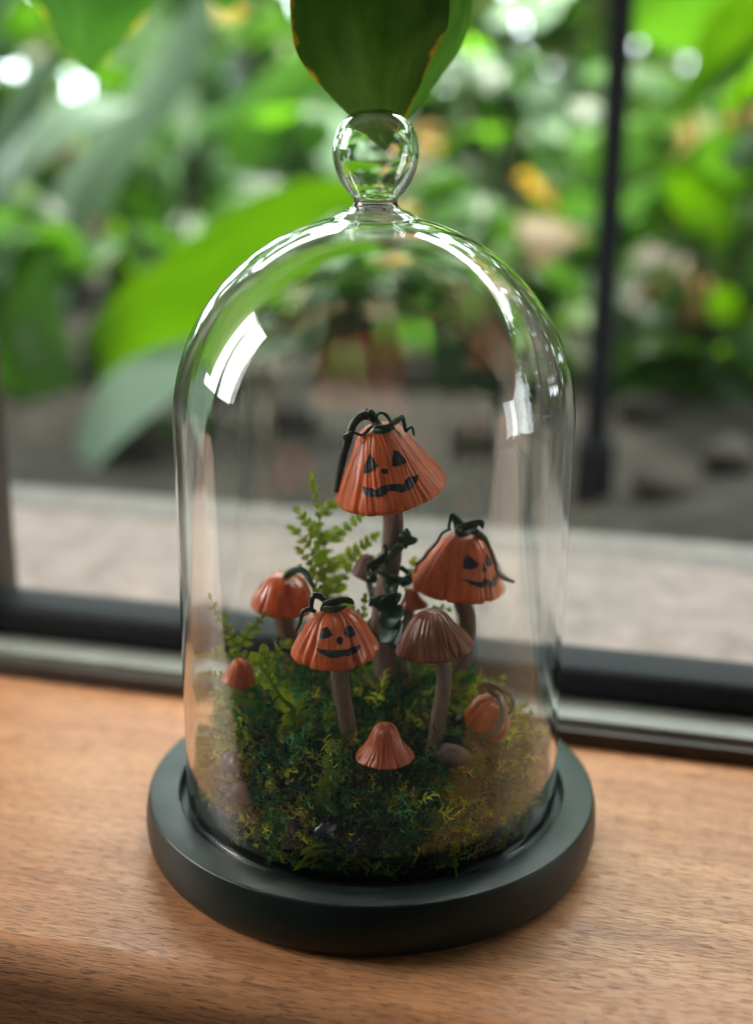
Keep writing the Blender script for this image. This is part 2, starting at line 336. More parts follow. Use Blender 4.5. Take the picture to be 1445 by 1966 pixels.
# ledge outside, its kerb, the soil
o = wobj('ledge', box_mesh('ledge', -160, 160, 6.02, 21.5, -14, 0.25, M['concrete'], 0.25)); tag(o, 'pale pinkish concrete ledge outside the window', kind='structure')
o = wobj('ledge_kerb', box_mesh('ledge_kerb', -160, 160, 21.55, 26.0, -14, 0.27, M['kerb'], 0.5, 3)); tag(o, 'pale grey kerb along the far edge of the ledge', kind='structure')
vs = []; fs = []; nx, ny = 90, 60
for j in range(ny):
    for i in range(nx):
        x = -260 + 520 * i / (nx - 1); y = 20 + 480 * (j / (ny - 1)) ** 1.5
        vs.append((x, y, -7 + 3.5 * noise.noise(Vector((x * .05, y * .05, 3))) + 1.6 * noise.noise(Vector((x * .2, y * .2, 9))) + max(0, (y - 120)) * 0.02))
for j in range(ny - 1):
    for i in range(nx - 1): a = j * nx + i; fs.append((a, a + 1, a + nx + 1, a + nx))
o = obj('ground', new_mesh('ground', vs, fs, M['soil'])); tag(o, 'dark garden soil beyond the ledge', kind='structure')
# sky: the open half of the world beyond the window
vs = []; fs = []; na, ne = 40, 16
for j in range(ne + 1):
    e = R_(-4 + 90 * j / ne)
    for i in range(na + 1):
        a = R_(-88 + 176 * i / na) - WYAW
        vs.append((640 * math.cos(e) * math.sin(a), 40 + 640 * math.cos(e) * math.cos(a), -10 + 640 * math.sin(e)))
for j in range(ne):
    for i in range(na): a = j * (na + 1) + i; fs.append((a, a + na + 1, a + na + 2, a + 1))
o = obj('sky', new_mesh('sky', vs, fs, M['sky'])); tag(o, 'bright pale sky seen in gaps between garden leaves', kind='structure')

# ------------------------------------------------------------------ garden
def leaf_geo(path, width, side, fold=0.25, wave=0.06, nseg=24, wfn=None, ncross=6, seed=0, uvrep=1.0):
    """a real leaf along a 3-D midrib; side = direction of its blade"""
    P = smooth_path(path, max(3, nseg // (len(path) - 1))); m = len(P); vs = []; fs = []; uv = []; rr = random.Random(seed); ph = rr.uniform(0, 6)
    for i in range(m):
        t = i / (m - 1); T = (P[min(i + 1, m - 1)] - P[max(i - 1, 0)]).normalized()
        sd = (side - T * side.dot(T)).normalized(); nn = T.cross(sd)
        wd = width * (wfn(t) if wfn else (max(0.0, math.sin(math.pi * (0.04 + 0.96 * t) ** 0.8)) ** 0.75))
        for j in range(ncross + 1):
            q = (j / ncross - 0.5) * 2
            vs.append(P[i] + sd * (q * wd / 2) + nn * (abs(q) * fold * wd / 2 + wave * wd * math.sin(9 * t + ph + 2 * q) * abs(q)))
            uv.append((j / ncross, t * uvrep))
    k = ncross + 1
    for i in range(m - 1):
        for j in range(ncross): a = i * k + j; fs.append((a, a + 1, a + k + 1, a + k))
    return vs, fs, uv
def plant_leaf(root, path, width, side, m, seed=0, **kw):
    v, f, u = leaf_geo(path, width, Vector(side), seed=seed, **kw); return part('leaf', v, f, m, root, u)
GP = 'leafy plants growing in the garden bed'
def ground_under(p): return Vector((p.x, p.y, -7))

# broad arching lime leaf and its neighbours, left of the dome
p0 = at(95, 930, 92)
t = thing('broad_leaf_plant', ground_under(p0), 'plant with long arching lime green leaf rising behind left side of dome', 'plant', GP)
v, f, u = tube([ground_under(p0), at(110, 960, 92), at(150, 800, 92)], [0.9, .7, .5], 8); part('stalk', v, f, M['plant_stem'], t, u)
plant_leaf(t, [at(150, 830, 92), at(240, 640, 90), at(370, 510, 88), at(540, 400, 87), at(720, 350, 88)], 12.5, (0.4, -.55, 0.8), M['leaf_lime'], 1, fold=.3)
plant_leaf(t, [at(110, 900, 96), at(60, 760, 98), at(45, 620, 100), at(90, 470, 104)], 11, (1, -.3, .2), M['leaf_green'], 2, fold=.25)
plant_leaf(t, [at(160, 900, 98), at(200, 780, 99), at(300, 700, 100), at(430, 690, 102)], 9, (0.3, -.5, 0.8), M['leaf_green'], 3)
plant_leaf(t, [at(110, 960, 84), at(60, 930, 80), at(40, 960, 77)], 5, (0.7, -.3, 0.6), M['leaf_lime'], 13)
p0 = at(120, 960, 76)
t = thing('grey_leaf_plant', ground_under(p0), 'plant with pale grey green drooping leaf just above the kerb at left', 'plant', GP)
v, f, u = tube([ground_under(p0), at(150, 960, 76), at(170, 860, 76)], [0.6, .5, .35], 8); part('stalk', v, f, M['plant_stem'], t, u)
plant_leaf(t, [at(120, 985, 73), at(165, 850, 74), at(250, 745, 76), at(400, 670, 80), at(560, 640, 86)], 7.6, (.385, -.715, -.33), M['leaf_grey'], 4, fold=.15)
plant_leaf(t, [at(170, 880, 80), at(260, 850, 82), at(350, 840, 84), at(430, 870, 86)], 5, (0.3, -.4, 0.8), M['leaf_green'], 5)
p0 = at(20, 900, 140)
t = thing('tall_grey_leaf_plant', ground_under(p0), 'tall plant with hazy grey green blade leaning across the upper left corner', 'plant', GP)
v, f, u = tube([ground_under(p0), at(10, 900, 140), at(30, 700, 140)], [1.2, 1, .7], 8); part('stalk', v, f, M['plant_stem'], t, u)
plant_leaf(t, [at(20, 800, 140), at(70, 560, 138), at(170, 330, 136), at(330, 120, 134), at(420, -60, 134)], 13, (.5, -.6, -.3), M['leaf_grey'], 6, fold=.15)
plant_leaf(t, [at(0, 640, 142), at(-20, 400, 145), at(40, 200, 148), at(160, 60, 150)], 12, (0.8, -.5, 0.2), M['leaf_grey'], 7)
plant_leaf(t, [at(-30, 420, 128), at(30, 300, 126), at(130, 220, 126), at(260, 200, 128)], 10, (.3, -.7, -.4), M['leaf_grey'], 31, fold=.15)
plant_leaf(t, [at(260, 620, 150), at(330, 430, 150), at(450, 260, 150), at(600, 120, 150), at(700, 20, 150)], 14, (.5, -.6, -.3), M['leaf_green'], 32, fold=.2)
p0 = at(1330, 900, 105)
t = thing('right_broad_leaf_plant', ground_under(p0), 'plant with large bright green blade filling the upper right corner', 'plant', GP)
t.name = 'bright_leaf_plant'
v, f, u = tube([ground_under(p0), at(1370, 700, 105), at(1440, 420, 104), at(1480, 200, 100)], [1.0, .8, .6, .5], 8); part('stalk', v, f, M['plant_stem'], t, u)
plant_leaf(t, [at(1500, 60, 98), at(1420, 110, 96), at(1330, 190, 95), at(1225, 300, 94)], 19, (0.5, -.5, 0.75), M['leaf_lime'], 8, fold=.2)
plant_leaf(t, [at(1500, -60, 100), at(1380, -20, 100), at(1250, 30, 100), at(1180, 120, 100)], 14, (0.2, -.5, 0.9), M['leaf_green'], 9)
plant_leaf(t, [at(1460, 330, 112), at(1380, 330, 112), at(1290, 380, 112), at(1210, 480, 112)], 9, (0.2, -.5, 0.9), M['leaf_green'], 10)
# leaves hanging into the window opening from above
p0 = at(760, -420, 8)
t = thing('hanging_leaf', p0, 'dark green leaf with yellow margin hanging behind the glass knob', 'leaf', 'leaves hanging at the top of the window')
v, f, u = tube([p0, at(735, -330, 7), at(725, -260, 6)], [.22, .18, .14], 8); part('stalk', v, f, M['plant_stem'], t, u)
def hang_w(t): return 1.0 * min(1, (t * 3 + .08)) ** .6 * (1.0 - max(0, (t - .55) / .45) ** 1.35 * .995)
plant_leaf(t, [at(725, -260, 6), at(712, -100, 5), at(708, 40, 4.6), at(722, 150, 5), at(744, 290, 6.4)], 4.9, (1, .15, 0.02), M['leaf_hang'], 11, fold=.16, wave=.05, wfn=hang_w, nseg=60, ncross=14)
def hang_w2(t): return min(1, (t * 3 + .08)) ** .6 * (1.0 - max(0, (t - .5) / .5) ** 1.6 * .995)
o = plant_leaf(t, [at(790, -260, 6.6), at(832, -100, 6.4), at(838, 30, 6.6), at(810, 130, 6.9), at(776, 235, 7.2)], 2.0, (1, .55, 0.02), M['leaf_dark'], 12, fold=.5, wave=.03, wfn=hang_w2, nseg=50, ncross=10)
o['label'] = 'folded back greyer lobe of the leaf'
p0 = at(210, -300, 30)
t = thing('hanging_leaf', p0, 'blurred leaf with yellow tip hanging in the top left corner', 'leaf', 'leaves hanging at the top of the window')
v, f, u = tube([p0, at(200, -260, 30), at(190, -200, 30)], [.3, .25, .2], 8); part('stalk', v, f, M['plant_stem'], t, u)
plant_leaf(t, [at(190, -220, 30), at(180, -90, 29), at(176, 30, 29), at(172, 150, 30)], 7.0, (1, .2, 0), M['leaf_tip'], 13, fold=.25, wfn=lambda t: min(1, t * 4 + .1) ** .6 * (1 - max(0, (t - .45) / .55) ** 1.2))
p0 = at(440, -300, 34)
t = thing('hanging_leaf', p0, 'small leaf tip hanging at the top edge left of the dark leaf', 'leaf', 'leaves hanging at the top of the window')
v, f, u = tube([p0, at(438, -260, 34), at(436, -200, 34)], [.3, .25, .2], 8); part('stalk', v, f, M['plant_stem'], t, u)
plant_leaf(t, [at(436, -200, 34), at(430, -120, 33), at(434, -50, 33), at(438, 22, 34)], 4.4, (1, .2, 0), M['leaf_tip'], 14, fold=.25)

# slim dark post in the bed
pb = at(1152, 700, 66)
t = thing('garden_post', (pb.x, 66, -9), 'slim black post standing in the garden right of the dome', 'post')
v, f, u = tube([(pb.x, 66, -10), (pb.x, 66, 30), (pb.x, 66, 130)], 1.0, 16); part('pole', v, f, M['black_metal'], t, u)
v, f, u = tube([(pb.x, 66, -10), (pb.x, 66, -3)], 1.7, 16); part('foot', v, f, M['black_metal'], t, u)

# leafy shrubs: every leaf its own object, shared meshes
def base_leaf(name, ln, wd, m, droop, seed):
    v, f, u = leaf_geo([(0, 0, 0), (0, ln * .35, ln * .06), (0, ln * .7, 0), (0, ln, -ln * droop)], wd, Vector((1, 0, 0)), .3, .04, 9, None, 2, seed)
    return new_mesh(name, v, f, m, u)
KM = {}
for kname in ('leaf_lime', 'leaf_green', 'leaf_dark', 'leaf_grey', 'leaf_tan', 'leaf_gold'):
    KM[kname] = [base_leaf(kname + '_blade', 10, 4.2 + 1.2 * s, M[kname], .12 + .12 * s, s) for s in range(3)]
def shrub(name, label, c, rad, hgt, n, kinds, size, seed):
    rr = random.Random(seed); root = Vector((c[0], c[1], -8))
    t = thing(name, root, label, 'shrub', 'shrubs behind the soil bed')
    tips = []
    for k in range(7):
        a = k * 0.9 + rr.uniform(0, .5); q = Vector((math.cos(a) * rad * rr.uniform(.3, .9), math.sin(a) * rad * .7 * rr.uniform(.3, .9), hgt * rr.uniform(.6, .98)))
        mid = Vector((q.x * .35, q.y * .35, q.z * .55)); P = [root, root + mid, root + q]
        v, f, u = tube(P, [.7, .45, .2], 6, 5); part('branch', v, f, M['branch'], t, u); tips.append(P)
    for i in range(n):
        P = rr.choice(tips); s = rr.uniform(.25, 1.0); b = smooth_path(P, 6); p = b[min(int(s * (len(b) - 1)), len(b) - 1)] + Vector((rr.gauss(0, rad * .22), rr.gauss(0, rad * .18), rr.gauss(0, hgt * .1)))
        out = (p - root - Vector((0, 0, hgt * .5))); out.z *= .6; out += Vector((rr.uniform(-1, 1), rr.uniform(-1, 1), rr.uniform(-1.2, .3))) * rad * .6
        k = rr.choices([x[0] for x in kinds], [x[1] for x in kinds])[0]
        o = bpy.data.objects.new('leaf', rr.choice(KM[k])); col.objects.link(o); o.parent = t
        o.location = (p - root) * S; o.rotation_mode = 'QUATERNION'
        o.rotation_quaternion = out.to_track_quat('Y', 'Z') @ Quaternion((0, 1, 0), rr.uniform(-1.2, 1.2)); o.scale = (rr.uniform(.7, 1.3) * size,) * 3
    return t
G, LM, D, GR, TN, GO = 'leaf_green', 'leaf_lime', 'leaf_dark', 'leaf_grey', 'leaf_tan', 'leaf_gold'
shrub('leafy_shrub', 'bright green shrub right of the slim black post', (44, 118), 20, 40, 56, [(LM, 4), (G, 4), (TN, 0.35), (GR, .7)], 1.15, 1)
shrub('leafy_shrub', 'olive shrub with dry leaves between dome and black post', (17, 150), 20, 58, 54, [(G, 3), (D, 2), (TN, 0.70), (GR, 1.4), (GO, 0.15)], 1.1, 2)
shrub('leafy_shrub', 'dark shrub seen through the middle of the dome', (-6, 160), 24, 46, 50, [(D, 4), (G, 2), (TN, 0.30), (GR, .6), (GO, 0.10)], 1.1, 3)
shrub('leafy_shrub', 'deep green shrub behind the arching lime leaf', (-46, 165), 26, 62, 75, [(D, 3), (G, 4), (TN, 0.25), (GO, 0.15)], 1.0, 4)
shrub('leafy_shrub', 'shrub with orange and tan leaves at the right edge', (72, 160), 22, 44, 55, [(G, 3), (LM, 2), (TN, 1.00), (GO, 0.50)], .9, 5)
shrub('leafy_shrub', 'low green shrub at the far left above the kerb', (-70, 135), 20, 34, 45, [(G, 3), (GR, 2), (LM, 2)], .9, 6)

shrub('leafy_shrub', 'low dark shrub behind the left half of the dome', (-24, 112), 15, 27, 46, [(D, 3), (G, 4), (LM, 1), (TN, 0.40), (GR, 1.2), (GO, 0.25)], .9, 7)
shrub('leafy_shrub', 'low mottled shrub behind the middle of the dome', (-3, 118), 14, 28, 52, [(D, 3), (G, 4), (TN, 0.80), (GR, 1.6), (GO, 0.40)], .8, 8)
shrub('leafy_shrub', 'low olive shrub behind the right half of the dome', (15, 112), 14, 27, 44, [(D, 4), (G, 3), (TN, 0.40), (GR, .8), (GO, 0.15)], .95, 9)
shrub('leafy_shrub', 'low bright shrub at right foot of the slim black post', (38, 104), 12, 20, 36, [(LM, 2), (G, 4), (D, 2), (TN, 0.30)], .9, 10)
shrub('leafy_shrub', 'low green shrub at the foot of the arching lime leaf', (-50, 112), 15, 24, 50, [(G, 4), (D, 3), (GR, 1)], .7, 11)
# far hedge: one mass with gaps for the sky, plus an added overhead canopy
H = random.Random(21); vs = []; fs = []; cs = []
pal = [((.038, .095, .022), 3.5), ((.055, .14, .024), 4.5), ((.09, .18, .03), 2), ((.20, .28, .20), 2.2), ((.24, .19, .11), .5), ((.24, .19, .05), .12), ((.05, .045, .03), .5)]
for i in range(12600):
    az = R_(H.uniform(-118, 92)); rd = H.uniform(215, 350); x = rd * math.sin(az); y = 40 + rd * math.cos(az); z = H.uniform(-6, 190) * rd / 300
    if i >= 10500: x = H.uniform(-430, 230); y = H.uniform(-60, 330); z = H.uniform(200, 270)  # unseen leaf canopy, added to break up sky reflections in the glass
    if y < (22 if x > 0 else -90) and i < 10500: continue
    dens = noise.noise(Vector((x * .022, y * .02, z * .03 + 4))) + (0.12 if x > -60 else 0.02) - max(0, z - 95) * .004 + max(0, 26 - z) * .03
    if i >= 10500 and abs(x - 25) < 70 and abs(y - 200) < 75: continue
    if i >= 10500: dens = noise.noise(Vector((x * .011, y * .011, 9))) - .26
    elif -0.70 < az < -.16 and z > 18: dens -= .36
    if az < -.95 and i < 10500: dens = 1.0  # unseen sides filled in to shape glass reflections and side light
    if az > .95 and i < 10500: dens = 1.0
    if dens < -0.22: continue
    c = H.choices([q[0] for q in pal], [q[1] for q in pal])[0]
    if -.75 < az < -.1 and z > 10 and H.random() < .6: c = (.26, .37, .29) if H.random() < .6 else (.16, .29, .14)  # haze at the upper left painted in as paler leaf colours
    d = Vector((H.gauss(0, 1), H.gauss(0, .6), H.gauss(-.5, .7))).normalized(); s = d.orthogonal().normalized(); s = Quaternion(d, H.uniform(0, 6.28)) @ s
    nn = d.cross(s); ln = H.uniform(12, 30) * (2.6 if i >= 10500 else (2.0 if az < -.95 else 1)); wd = ln * H.uniform(.2, .34); b0 = len(vs); p = Vector((x, y, z))
    for (a, q, h) in ((0, 0, 0), (.35, -1, .1), (.35, 0, 0), (.35, 1, .1), (.7, -.85, .06), (.7, 0, -.04), (.7, .85, .06), (1, 0, -.16)):
        vs.append(p + d * (a * ln) + s * (q * wd) + nn * (h * ln)); j = H.uniform(.9, 1.1); cs.append((c[0] * j, c[1] * j, c[2] * j))
    for fc in ((0, 2, 1), (0, 3, 2), (1, 2, 5, 4), (2, 3, 6, 5), (4, 5, 7), (5, 6, 7)): fs.append(tuple(b0 + x_ for x_ in fc))
o = obj('hedge_and_canopy', new_mesh('hedge_and_canopy', vs, fs, M['hedge'], None, cs)); tag(o, 'mass of far garden foliage with bright gaps and an added unseen canopy overhead', 'foliage', kind='stuff')
# garden rocks on the soil
def pebble(name, c, r, m, label, cat, group, seed, rz=0, sub=3, rough=.18, parent=None):
    bm = bmesh.new(); bmesh.ops.create_icosphere(bm, subdivisions=sub, radius=1.0)
    for v in bm.verts:
        n = noise.noise(v.co * 1.3 + Vector((seed * 7.1, 0, 0))) * rough + noise.noise(v.co * 3 + Vector((seed * 3.1, 5, 0))) * rough * .35
        q = v.co * (1 + n); q = Vector((q.x * r[0], q.y * r[1], q.z * r[2])); v.co = (Matrix.Rotation(rz, 3, 'Z') @ q) * S
    me = bpy.data.meshes.new(name); bm.to_mesh(me); bm.free(); me.materials.append(m); me.polygons.foreach_set('use_smooth', [True] * len(me.polygons))
    o = obj(name, me, None, c); return tag(o, label, cat, group)
RK = [(1270, 1000, 62, 2.6, 'blurred brown rock in the soil right of the black post'), (1390, 960, 72, 2.8, 'blurred rock in the soil at the right edge'), (1225, 905, 90, 3, 'blurred rock farther back right of the black post'),
      (930, 900, 80, 3, 'grey rock in the soil seen through the right half of the dome'), (560, 905, 85, 3, 'grey rock in the soil seen through the left half of the dome'), (250, 905, 78, 3, 'dark rock in the soil left of the dome')]
for i, (px, py, Y, r, lab) in enumerate(RK):
    p = at(px, py, Y); pebble('rock', (p.x, Y, -6), (r, r * .8, r * .62), M['rock'], lab, 'rock', 'rocks in the garden soil', i + 3, i * 1.3, 3, .35)

# ------------------------------------------------------------------ the cloche
ZB = 1.85
t = thing('cloche_base', (0, 0, 0), 'round dark green painted base of the glass dome', 'base')
pr = [(0, .02), (6.9, .02), (7.05, .05), (7.22, .16), (7.34, .36), (7.41, .66), (7.43, .95), (7.42, 1.25), (7.385, 1.52), (7.335, 1.74), (7.315, 1.80), (7.28, 1.838), (7.235, ZB), (6.40, ZB), (6.36, 1.845), (6.325, 1.80), (6.32, 1.40), (6.32, 1.30), (5.0, 1.30)]
v, f, u = lathe(pr, 160); o = part('body', v, f, M['paint'], t, u); o.data.set_sharp_from_angle(angle=R_(20))
pr = [(0, 1.66), (5.45, 1.66), (5.62, 1.655), (5.70, 1.62), (5.72, 1.55), (5.72, 1.305), (5.0, 1.305)]
v, f, u = lathe(pr, 128); o = part('inner_plate', v, f, M['paint'], t, u); o.data.set_sharp_from_angle(angle=R_(50))

# glass: outer and inner skins, hollow knob
RG, TH, ZC, HD = 6.08, 0.19, ZB + 12.3, 6.15
ph = [rng.uniform(0, 6.28) for _ in range(14)]
def wob(a, z, amp):
    s = 0
    for k, fq in enumerate((2, 3, 5, 9, 14, 22, 31)): s += math.sin(fq * a + ph[k] + z * .12 * math.sin(ph[k + 7])) / (1 + .35 * k)
    return amp * s
def dome_prof(r0, zc, hd, rj):
    p = [(r0, ZB - .5)] + [(r0, z) for z in np.linspace(ZB, zc, 16)[0:]]
    for e in np.linspace(0, 90, 60)[1:]:
        r, z = r0 * math.cos(R_(e)), zc + hd * math.sin(R_(e))
        if r < rj: break
        p.append((r, z))
    return p
outer = dome_prof(RG, ZC, HD, 1.25); inner = dome_prof(RG - TH, ZC, HD - TH, 0.95)
zt = ZC + HD
knob_o = [(1.02, zt + .03), (.82, zt + .10), (.69, zt + .20), (.63, zt + .32), (.66, zt + .44), (.79, zt + .56), (.95, zt + .76), (1.09, zt + 1.02), (1.20, zt + 1.34), (1.25, zt + 1.70), (1.21, zt + 2.06), (1.08, zt + 2.40), (.88, zt + 2.65), (.62, zt + 2.81), (.34, zt + 2.89), (.12, zt + 2.91), (.0, zt + 2.91)]
knob_i = [(.80, zt - .08), (.64, zt + .01), (.54, zt + .12), (.50, zt + .30), (.54, zt + .46), (.67, zt + .62), (.83, zt + .83), (.98, zt + 1.08), (1.09, zt + 1.38), (1.135, zt + 1.70), (1.10, zt + 2.02), (.98, zt + 2.33), (.79, zt + 2.56), (.55, zt + 2.71), (.30, zt + 2.78), (.10, zt + 2.80), (.0, zt + 2.80)]
def fine_prof(p, n=5): return [(max(0.0, q.x), q.z) for q in smooth_path([(r, 0, z) for r, z in p], n)]
def shell(outer, inner, mirror_join, seg=192):
    """outer runs up, inner runs back down; faces wound so normals leave the glass"""
    def fo(r, z, a, i): return r + wob(a, z, .004) * min(1, max(0, r - 3.2) / 2.6) ** 2
    def fi(r, z, a, i): return r + wob(a + .9, z, .007) * min(1, max(0, r - 3.2) / 2.6) ** 2 + (.02 * math.sin(2 * a + 1) + .012 * math.sin(3 * a)) * min(1, r / 3)
    v1, f1, u1 = lathe(outer, seg, False, fo); v2, f2, u2 = lathe(inner, seg, False, fi)
    n = len(v1); vs = v1 + v2; fs = list(f1) + [tuple(n + i for i in reversed(q)) for q in f2]
    if mirror_join:
        for j in range(seg): j2 = (j + 1) % seg; fs.append((n + j, n + j2, j2, j))
    return vs, fs
O = outer + fine_prof([outer[-1]] + knob_o)[1:]; I = inner + fine_prof([inner[-1]] + knob_i)[1:]
t = thing('glass_dome', (0, 0, ZB - .5), 'clear glass bell dome with hollow round knob covering the mushroom garden', 'glass dome')
cut_o = next(i for i, (r, z) in enumerate(O) if i > len(outer) and z > zt + .36); cut_i = next(i for i, (r, z) in enumerate(I) if i > len(inner) and z > zt + .36)
full_v, full_f = shell(O, I, True)
# split at the neck into two parts that share one ring and its normals
bm = bmesh.new(); bvs = [bm.verts.new(p) for p in full_v]
for q in full_f:
    try: bm.faces.new([bvs[i] for i in dict.fromkeys(q)])
    except ValueError: pass
bm.normal_update(); nrm = np.array([tuple(v.normal) for v in bm.verts])
def glass_part(name, keep):
    fs = [q for q in full_f if keep(q)]; used = sorted({i for q in fs for i in q}); mp = {g: k for k, g in enumerate(used)}
    o = part(name, [full_v[i] for i in used], [tuple(mp[i] for i in q) for q in fs], M['glass'], t)
    o.data.normals_split_custom_set_from_vertices([tuple(nrm[i]) for i in used]); return o
nO = len(O) * 192
def is_knob(q):
    a = min(q); b = max(q)
    if b < nO: return a // 192 >= cut_o
    if a >= nO: return (a - nO) // 192 >= cut_i
    return False
glass_part('bell', lambda q: not is_knob(q)); glass_part('knob', is_knob); bm.free()

# ------------------------------------------------------------------ moss mound
def mound_h(x, y):
    r = math.hypot(x, y); a = math.atan2(y, x); Rm = 5.65
    q = min(1.0, r / Rm)
    top = 3.15 + .35 * math.sin(a + .4)
    h = top * max(0, 1 - q ** 3.0) ** .85
    h *= 1 - .16 * max(0, -math.sin(a)) * q
    h += .5 * noise.noise(Vector((x * .75, y * .75, 1.7))) * (1 - q ** 4) + .34 * noise.noise(Vector((x * 1.6, y * 1.6, 5))) * (1 - q ** 4)
    h += 1.15 * math.exp(-((x + 3.5) ** 2 + (y + .2) ** 2) / 3.2) + .5 * math.exp(-((x + 1.6) ** 2 + (y + 2.6) ** 2) / 2.2) + .5 * math.exp(-((x - 4.3) ** 2 + (y - .2) ** 2) / 2.0) + .7 * math.exp(-((x + 4.1) ** 2 + (y + 2.6) ** 2) / 1.2)
    h -= .65 * math.exp(-((x - 1.4) ** 2 + (y + 2.6) ** 2) / 2.0)
    return 1.67 + max(0, h)
vs = []; fs = []; nr, na = 46, 120
for i in range(nr + 1):
    for j in range(na):
        r = 5.5 * i / nr; a = 2 * math.pi * j / na; x, y = r * math.cos(a), r * math.sin(a); vs.append((x, y, mound_h(x, y) - .12 if i < nr else 1.6))
for i in range(nr):
    for j in range(na): j2 = (j + 1) % na; fs.append((i * na + j, i * na + j2, (i + 1) * na + j2, (i + 1) * na + j))
fs = [tuple(reversed(q)) for q in fs]
o = obj('soil_mound', new_mesh('soil_mound', vs, fs, M['mound'])); tag(o, 'dark earth mound under the moss inside the dome', kind='structure')

mr = random.Random(5)
def ground_n(x, y):
    e = .08; gx = (mound_h(x + e, y) - mound_h(x - e, y)) / (2 * e); gy = (mound_h(x, y + e) - mound_h(x, y - e)) / (2 * e)
    return Vector((-gx, -gy, 1)).normalized()
MV = []; MF = []; MC = []
def ribbon(P, w, c0, c1):
    b = len(MV); n = len(P)
    for i, p in enumerate(P):
        T = (P[min(i + 1, n - 1)] - P[max(i - 1, 0)]); s = T.cross(Vector((mr.uniform(-.3, .3), -1, .35))); s = s.normalized() if s.length > 1e-6 else Vector((1, 0, 0))
        k = i / max(1, n - 1); wd = w * (1 - .7 * k); cc = tuple(c0[q] * (1 - k) + c1[q] * k for q in range(3))
        MV.append(p - s * wd); MV.append(p + s * wd); MC.append(cc); MC.append(cc)
    for i in range(n - 1): MF.append((b + 2 * i, b + 2 * i + 1, b + 2 * i + 3, b + 2 * i + 2))
def moss_colour(x, y):
    r = math.hypot(x, y); f = noise.noise(Vector((x * .8, y * .8, 11))); g = noise.noise(Vector((x * 1.9, y * 1.9, 31)))
    dark = (.030, .085, .024); deep = (.014, .052, .022); olive = (.115, .118, .018); brown = (.13, .080, .028); lime = (.24, .25, .022); em = (.014, .12, .045)
    w = f + mr.gauss(0, .22)
    c = dark if w > -.12 else deep
    fe = .9 * noise.noise(Vector((x * .9, y * .9, 77))) + mr.gauss(0, .35); side = (x + fe > 2.6 and y + fe < .9) or (x + fe < -3.7) or noise.noise(Vector((x * .75, y * .75, 91))) > .42
    if side:
        c = olive if mr.random() < .66 else (brown if mr.random() < .45 else lime)
        if r > 4.7 and mr.random() < .3: c = brown
    elif g > .22 and mr.random() < .65: c = olive if mr.random() < .7 else lime
    elif mr.random() < .07: c = brown
    elif mr.random() < .06: c = lime
    if -4.6 < x < -2 and -1 < y < 1.6 and mr.random() < .35: c = em
    j = mr.uniform(.7, 1.3); return tuple(q * j for q in c)
def sprig(x, y, ln, c, n_side, wid):
    p = Vector((x, y, mound_h(x, y) - .15)); nn = ground_n(x, y)
    d = (nn + Vector((mr.gauss(0, .75), mr.gauss(0, .75), mr.gauss(.1, .4)))).normalized(); k = Vector((mr.gauss(0, .5), mr.gauss(0, .5), mr.gauss(-.25, .3)))
    P = []
    for i in range(5): P.append(p.copy()); p = p + d * (ln / 4); d = (d + k * .35).normalized()
    for q in P:
        rq = math.hypot(q.x, q.y)
        if rq > 5.66: q.x *= 5.66 / rq; q.y *= 5.66 / rq
        if q.z < 1.70 and rq < 5.7: q.z = 1.70
    tip = tuple(min(1, q * 1.7) for q in c); ribbon(P, wid, c, tip)
    for i in range(n_side):
        t = .2 + .8 * (i + mr.random()) / n_side; a = min(3, int(t * 4)); q = P[a].lerp(P[a + 1], t * 4 - a)
        T = (P[a + 1] - P[a]).normalized(); o_ = T.orthogonal().normalized(); o_ = Quaternion(T, mr.uniform(0, 6.28)) @ o_
        l2 = ln * mr.uniform(.16, .34) * (1.1 - .5 * t); e = q + (o_ + T * .8).normalized() * l2
        if math.hypot(e.x, e.y) < 5.7: ribbon([q, q.lerp(e, .55) + Vector((0, 0, l2 * .06)), e], wid * 1.25, c, tip)
for i in range(10500):
    r = 5.55 * math.sqrt(mr.random()); a = mr.uniform(0, 6.283); x, y = r * math.cos(a), r * math.sin(a)
    c = moss_colour(x, y); tall = noise.noise(Vector((x * 1.3, y * 1.3, 50)))
    gap = noise.noise(Vector((x * 2.1, y * 2.1, 63)))
    if gap < -.07 and mr.random() < .85: continue
    if tall > .1: c = tuple(q * (1 + 1.2 * tall) for q in c)
    sprig(x, y, mr.uniform(.32, .78) * (1 + 1.2 * max(0, tall + gap)), tuple(q * 1.35 * (1 + .8 * max(0, gap)) for q in c), 11 if mr.random() < .75 else 5, .025)
for i in range(520):      # bigger feathery moss fronds
    r = 5.2 * math.sqrt(mr.random()); a = mr.uniform(0, 6.283); x, y = r * math.cos(a), r * math.sin(a)
    c = moss_colour(x, y); k = mr.random(); c = (.21, .22, .02) if k < .3 else ((.05, .14, .03) if k < .6 else tuple(q * 1.5 for q in c))
    sprig(x, y, mr.uniform(.6, 1.0), c, 14, .034)
for i in range(5200):     # loose hair-like strands
    r = 5.5 * math.sqrt(mr.random()); a = mr.uniform(0, 6.283); x, y = r * math.cos(a), r * math.sin(a)
    c = moss_colour(x, y)
    if mr.random() < .4: c = (.13, .09, .04)
    sprig(x, y, mr.uniform(.5, 1.15), c, 0, .008)
o = obj('moss', new_mesh('moss', MV, MF, M['moss'], None, MC)); tag(o, 'tangled dark green and olive moss covering the mound inside the dome', 'moss', kind='stuff')

